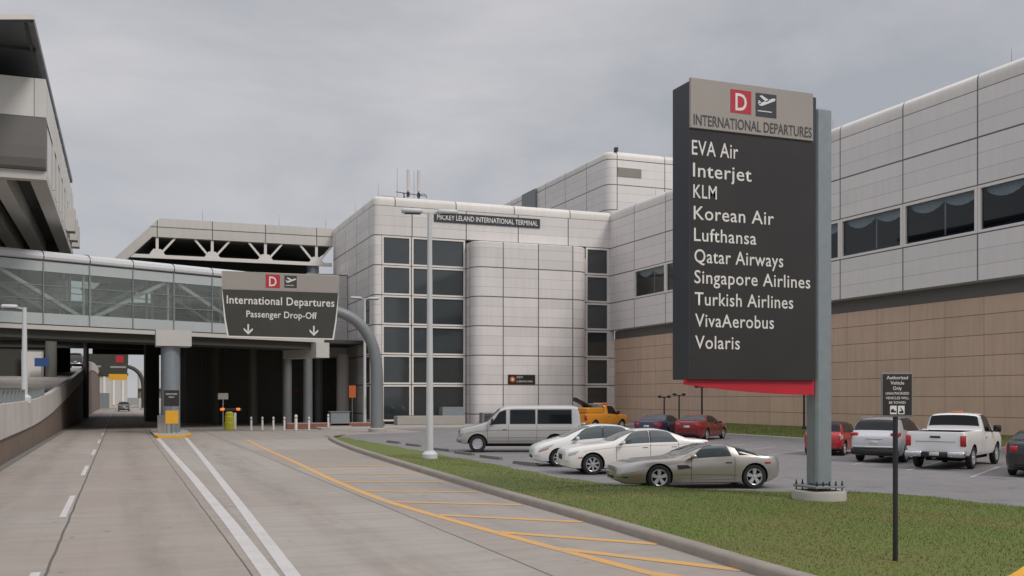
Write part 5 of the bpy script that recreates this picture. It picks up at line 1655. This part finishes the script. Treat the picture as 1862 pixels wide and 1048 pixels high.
SUV = dict(L=4.85, wb=2.82, fo=.95, r=.37, hw=.95, rim='five', tum=.34,
 top=[(0, .7), (.06, .88), (.5, 1.02), (1.2, 1.11), (1.4, 1.15), (1.9, 1.45), (2.3, 1.62), (2.7, 1.69), (3.5, 1.685), (4.2, 1.62), (4.42, 1.55), (4.60, 1.28), (4.70, 1.12), (4.78, 1.05), (4.83, .95), (4.85, .72)],
 belt=[(0, .67), (.5, .95), (1.4, 1.06), (3.5, 1.12), (4.4, 1.16), (4.70, 1.09), (4.78, 1.02), (4.85, .68)],
 plan=[(0, .68), (.1, .8), (.5, .92), (1.2, .95), (3.9, .95), (4.4, .93), (4.7, .88), (4.80, .85), (4.85, .80)],
 zb=[(0, .34), (.3, .24), (4.4, .25), (4.85, .42)],
 win=[('f', [(1.75, 6.2), (2.8, 6.2), (2.8, 8.5), (2.3, 8.5)]), ('r', [(2.88, 6.2), (4.0, 6.5), (3.75, 8.5), (2.88, 8.5)])],
 ws=(1.45, 2.28, 8.9), rw=(4.42, 4.63, 8.2), bow=.1,
 side=[('headlight', 'lamp_clear', [(.1, 4.9), (.5, 5.2), (.6, 5.9), (.12, 5.8)]), ('tail_lamp', 'lamp_red', [(4.50, 5.3), (4.79, 5.1), (4.76, 6.2), (4.50, 6.0)]), ('wheel_arch_trim', 'dark_trim', [(1.4, 2.2), (3.3, 2.2), (3.3, 2.9), (1.4, 2.9)])],
 over=[('spoiler', 'dark_trim', 4.26, 4.41, 8.6)],
 gaps=[1.66, 2.84, 3.95], mirror=(1.9, 1.1, 'paint'), handles=[(2.66, .98), (3.7, 1.0)],
 box=[('rear_bumper', 'dark_trim', 4.55, 4.90, -.86, .86, .30, .56, .05), ('licence_plate', 'plate', 4.82, 4.862, -.17, .17, .72, .84, .004), ('chrome_strip', 'chrome', 4.78, 4.862, -.30, .30, .90, .94, .008), ('bumper_lip', 'chrome', 4.60, 4.895, -.78, .78, .57, .64, .02), ('tail_lamp', 'lamp_red', 4.55, 4.81, .60, .90, 1.0, 1.15, .03), ('roof_rail', 'galv', 2.4, 4.1, .66, .70, 1.66, 1.72, .01)])
MINI = dict(L=3.72, wb=2.47, fo=.68, r=.31, hw=.84, rim='five', tum=.30,
 top=[(0, .6), (.06, .76), (.5, .89), (.95, .96), (1.3, 1.22), (1.55, 1.36), (2.2, 1.415), (3.0, 1.385), (3.32, 1.32), (3.48, 1.08), (3.58, .95), (3.67, .88), (3.72, .65)],
 belt=[(0, .56), (.5, .83), (.95, .90), (3.3, .96), (3.58, .90), (3.67, .82), (3.72, .6)],
 plan=[(0, .6), (.1, .72), (.4, .81), (.9, .84), (3.1, .84), (3.5, .81), (3.66, .76), (3.72, .68)],
 zb=[(0, .28), (.3, .19), (3.3, .2), (3.72, .34)],
 win=[('f', [(1.2, 6.15), (2.2, 6.15), (2.2, 8.5), (1.58, 8.5)]), ('r', [(2.28, 6.15), (3.28, 6.15), (3.1, 8.5), (2.28, 8.5)])],
 ws=(.98, 1.5, 8.9), rw=(3.32, 3.52, 8.3), over=[('roof_panel', 'dark_trim', 1.56, 3.28, 8.75)],
 side=[('headlight', 'lamp_clear', [(.12, 4.9), (.42, 5.0), (.45, 5.9), (.14, 5.8)]), ('tail_lamp', 'lamp_clear', [(3.46, 4.7), (3.68, 4.6), (3.66, 5.9), (3.48, 5.9)])],
 gaps=[1.12, 2.24], mirror=(1.35, .93, 'dark_trim'), handles=[(2.05, .82)],
 box=[('licence_plate', 'plate', 3.69, 3.732, -.17, .17, .55, .67, .004), ('rear_bumper', 'dark_trim', 3.5, 3.745, -.62, .62, .27, .36, .02)])
PICKUP = dict(L=5.45, wb=3.38, fo=.95, r=.395, hw=1.0, rim='steel', tum=.22, gap=.07,
 top=[(0, .86), (.05, 1.10), (.3, 1.16), (1.0, 1.22), (1.3, 1.26), (1.72, 1.62), (2.0, 1.84), (2.3, 1.90), (2.95, 1.885), (3.06, 1.82), (3.10, 1.50), (3.13, 1.33), (3.16, 1.30), (5.40, 1.30), (5.43, 1.29), (5.45, 1.22)],
 belt=[(0, .82), (.3, 1.08), (1.3, 1.18), (2.5, 1.22), (3.16, 1.25), (5.40, 1.25), (5.45, 1.17)],
 plan=[(0, .86), (.08, .93), (.4, .98), (1.2, 1.0), (5.2, 1.0), (5.4, .985), (5.45, .95)],
 zb=[(0, .48), (.3, .42), (4.6, .42), (5.2, .50), (5.45, .58)],
 win=[('d', [(1.56, 6.15), (2.72, 6.15), (2.72, 8.4), (2.02, 8.4)])],
 ws=(1.34, 1.96, 8.9), rw=(3.055, 3.105, 8.5), bed=(3.34, 5.36, .78, .78),
 side=[('headlight', 'lamp_clear', [(.04, 4.9), (.3, 5.0), (.3, 5.85), (.05, 5.8)])],
 gaps=[1.45, 2.82, 3.2], mirror=(1.72, 1.22, 'black'), mirror_size=(.12, .26, .26), handles=[(2.68, 1.02)], handle_mat='black',
 box=[('bumper', 'chrome', 5.42, 5.62, .42, .98, .44, .64, .03), ('bumper_step', 'dark_trim', 5.42, 5.60, -.42, .42, .44, .62, .02), ('tail_lamp', 'lamp_red', 5.28, 5.468, .80, .985, .80, 1.18, .02), ('tailgate_handle', 'black', 5.43, 5.475, -.17, .17, 1.09, 1.16, .01), ('tailgate_groove', 'galv', 5.43, 5.458, -.66, .66, .955, .975, .002), ('licence_plate', 'plate', 5.58, 5.612, -.16, .16, .49, .61, .004), ('roof_beacon', 'lamp_amber', 2.5, 2.72, -.2, .2, 1.90, 1.98, .02), ('hitch', 'black', 5.4, 5.66, -.07, .07, .34, .44, .01)])

# the row nosed up to the grass
H1 = (-.968, .25)
o, h = place((13.48, 23.73), H1, 1, 2.65, .925)
vehicle('sports_car', 'low pewter sports coupe parked at the grass edge beside the pylon sign', 'car', COUPE, P_['pewter'], o, h, glass='car_glass_clear')
o, h = place((14.08, 29.05), (-.972, .235), 1, 2.88, .895)
vehicle('sedan', 'pearl white four door sedan parked behind the pewter coupe', 'car', SEDAN, P_['pearl'], o, h, glass='car_glass_clear')
o, h = place((14.58, 32.85), (-.965, .26), 1, 2.70, .86)
vehicle('hatchback', 'white rounded hatchback parked between the silver van and the pearl sedan', 'car', HATCH, P_['white'], o, h, glass='car_glass_clear')
o, h = place((14.95, 42.7), (-.94, .34), 1, 3.5, 1.0)
vehicle('passenger_van', 'long silver passenger van with dark side windows parked before the entrance', 'van', VAN, P_['silver'], o, h)
# the angled row along the wall
H2 = (.82, .572)
o, h = place((26.50, 28.30), (.86, .51), 1, 3.38, 1.0, False)
pk = vehicle('pickup_truck', 'white pickup truck seen from behind with an open bed and roof beacon', 'truck', PICKUP, P_['white'], o, h)
o, h = place((26.93, 31.84), (.84, .54), 1, 2.82, .95, False)
vehicle('suv', 'silver crossover seen from behind, parked left of the white pickup', 'car', SUV, P_['suv_silver'], o, h)
o, h = place((27.69, 35.98), (.80, .60), 1, 2.47, .84, False)
vehicle('small_car', 'bright red small hatchback with a dark roof, half hidden by the sign pole', 'car', MINI, P_['red'], o, h)
o, h = place((26.55, 24.28), (.84, .54), 1, 2.88, .895, False)
vehicle('sedan', 'charcoal sedan cut by the right edge, parked right of the white pickup', 'car', SEDAN, P_['black'], o, h)
o, h = place((31.35, 49.7), (.78, .62), -1, 2.88, .895, False)
vehicle('sedan', 'dark red sedan with a chrome boot strip parked by the brown wall', 'car', SEDAN, P_['dark_red'], o, h)
o, h = place((29.7, 51.4), (.78, .62), -1, 2.88, .895, False)
vehicle('sedan', 'dark blue car parked left of the dark red sedan, mostly hidden by the white sedan', 'car', SEDAN, P_['blue'], o, h)
TOW = dict(PICKUP)
TOW['box'] = [b for b in PICKUP['box'] if b[0] not in ('tailgate_groove', 'tailgate_handle', 'roof_beacon')]
o, h = place((32.05, 65.7), (.88, .47), -1, 3.38, 1.0, False)
tt = vehicle('tow_truck', 'orange yellow tow truck with boom and light bar behind the silver van', 'truck', TOW, P_['orange'], o, h)
m = MB(); m.bbox(-2.6, -.55, -.92, .92, 1.30, 1.72, .06); m.build('service_body', P_['orange'], tt)
m = MB(); m.bar((-.6, 0, 1.6), (-3.0, 0, 2.35), .26, .24); m.bar((-.7, .45, 1.5), (-2.2, .1, 2.1), .1, .1); m.bar((-.7, -.45, 1.5), (-2.2, -.1, 2.1), .1, .1); m.build('boom', 'black', tt)
m = MB(); m.bbox(-.95, -.45, -.75, .75, 1.72, 2.0, .04); m.build('toolbox', 'galv', tt)
m = MB(); m.bbox(.15, .45, -.62, .62, 1.91, 2.05, .04); m.build('light_bar', 'lamp_amber', tt)
# far traffic
van2 = vehicle('passenger_van', 'grey van driving away up the ramp, seen small in the far opening', 'van', VAN, P_['grey'], (-6.0, 161.0), (0.02, 1), None, z=ramp_z(161))
van2.pop('group', None) if 'group' in van2 else None
sv2 = vehicle('suv', 'grey car driving away on the road through the underpass', 'car', SUV, P_['grey'], (0.55, 186.0), (0.0, 1), None, z=0.0)
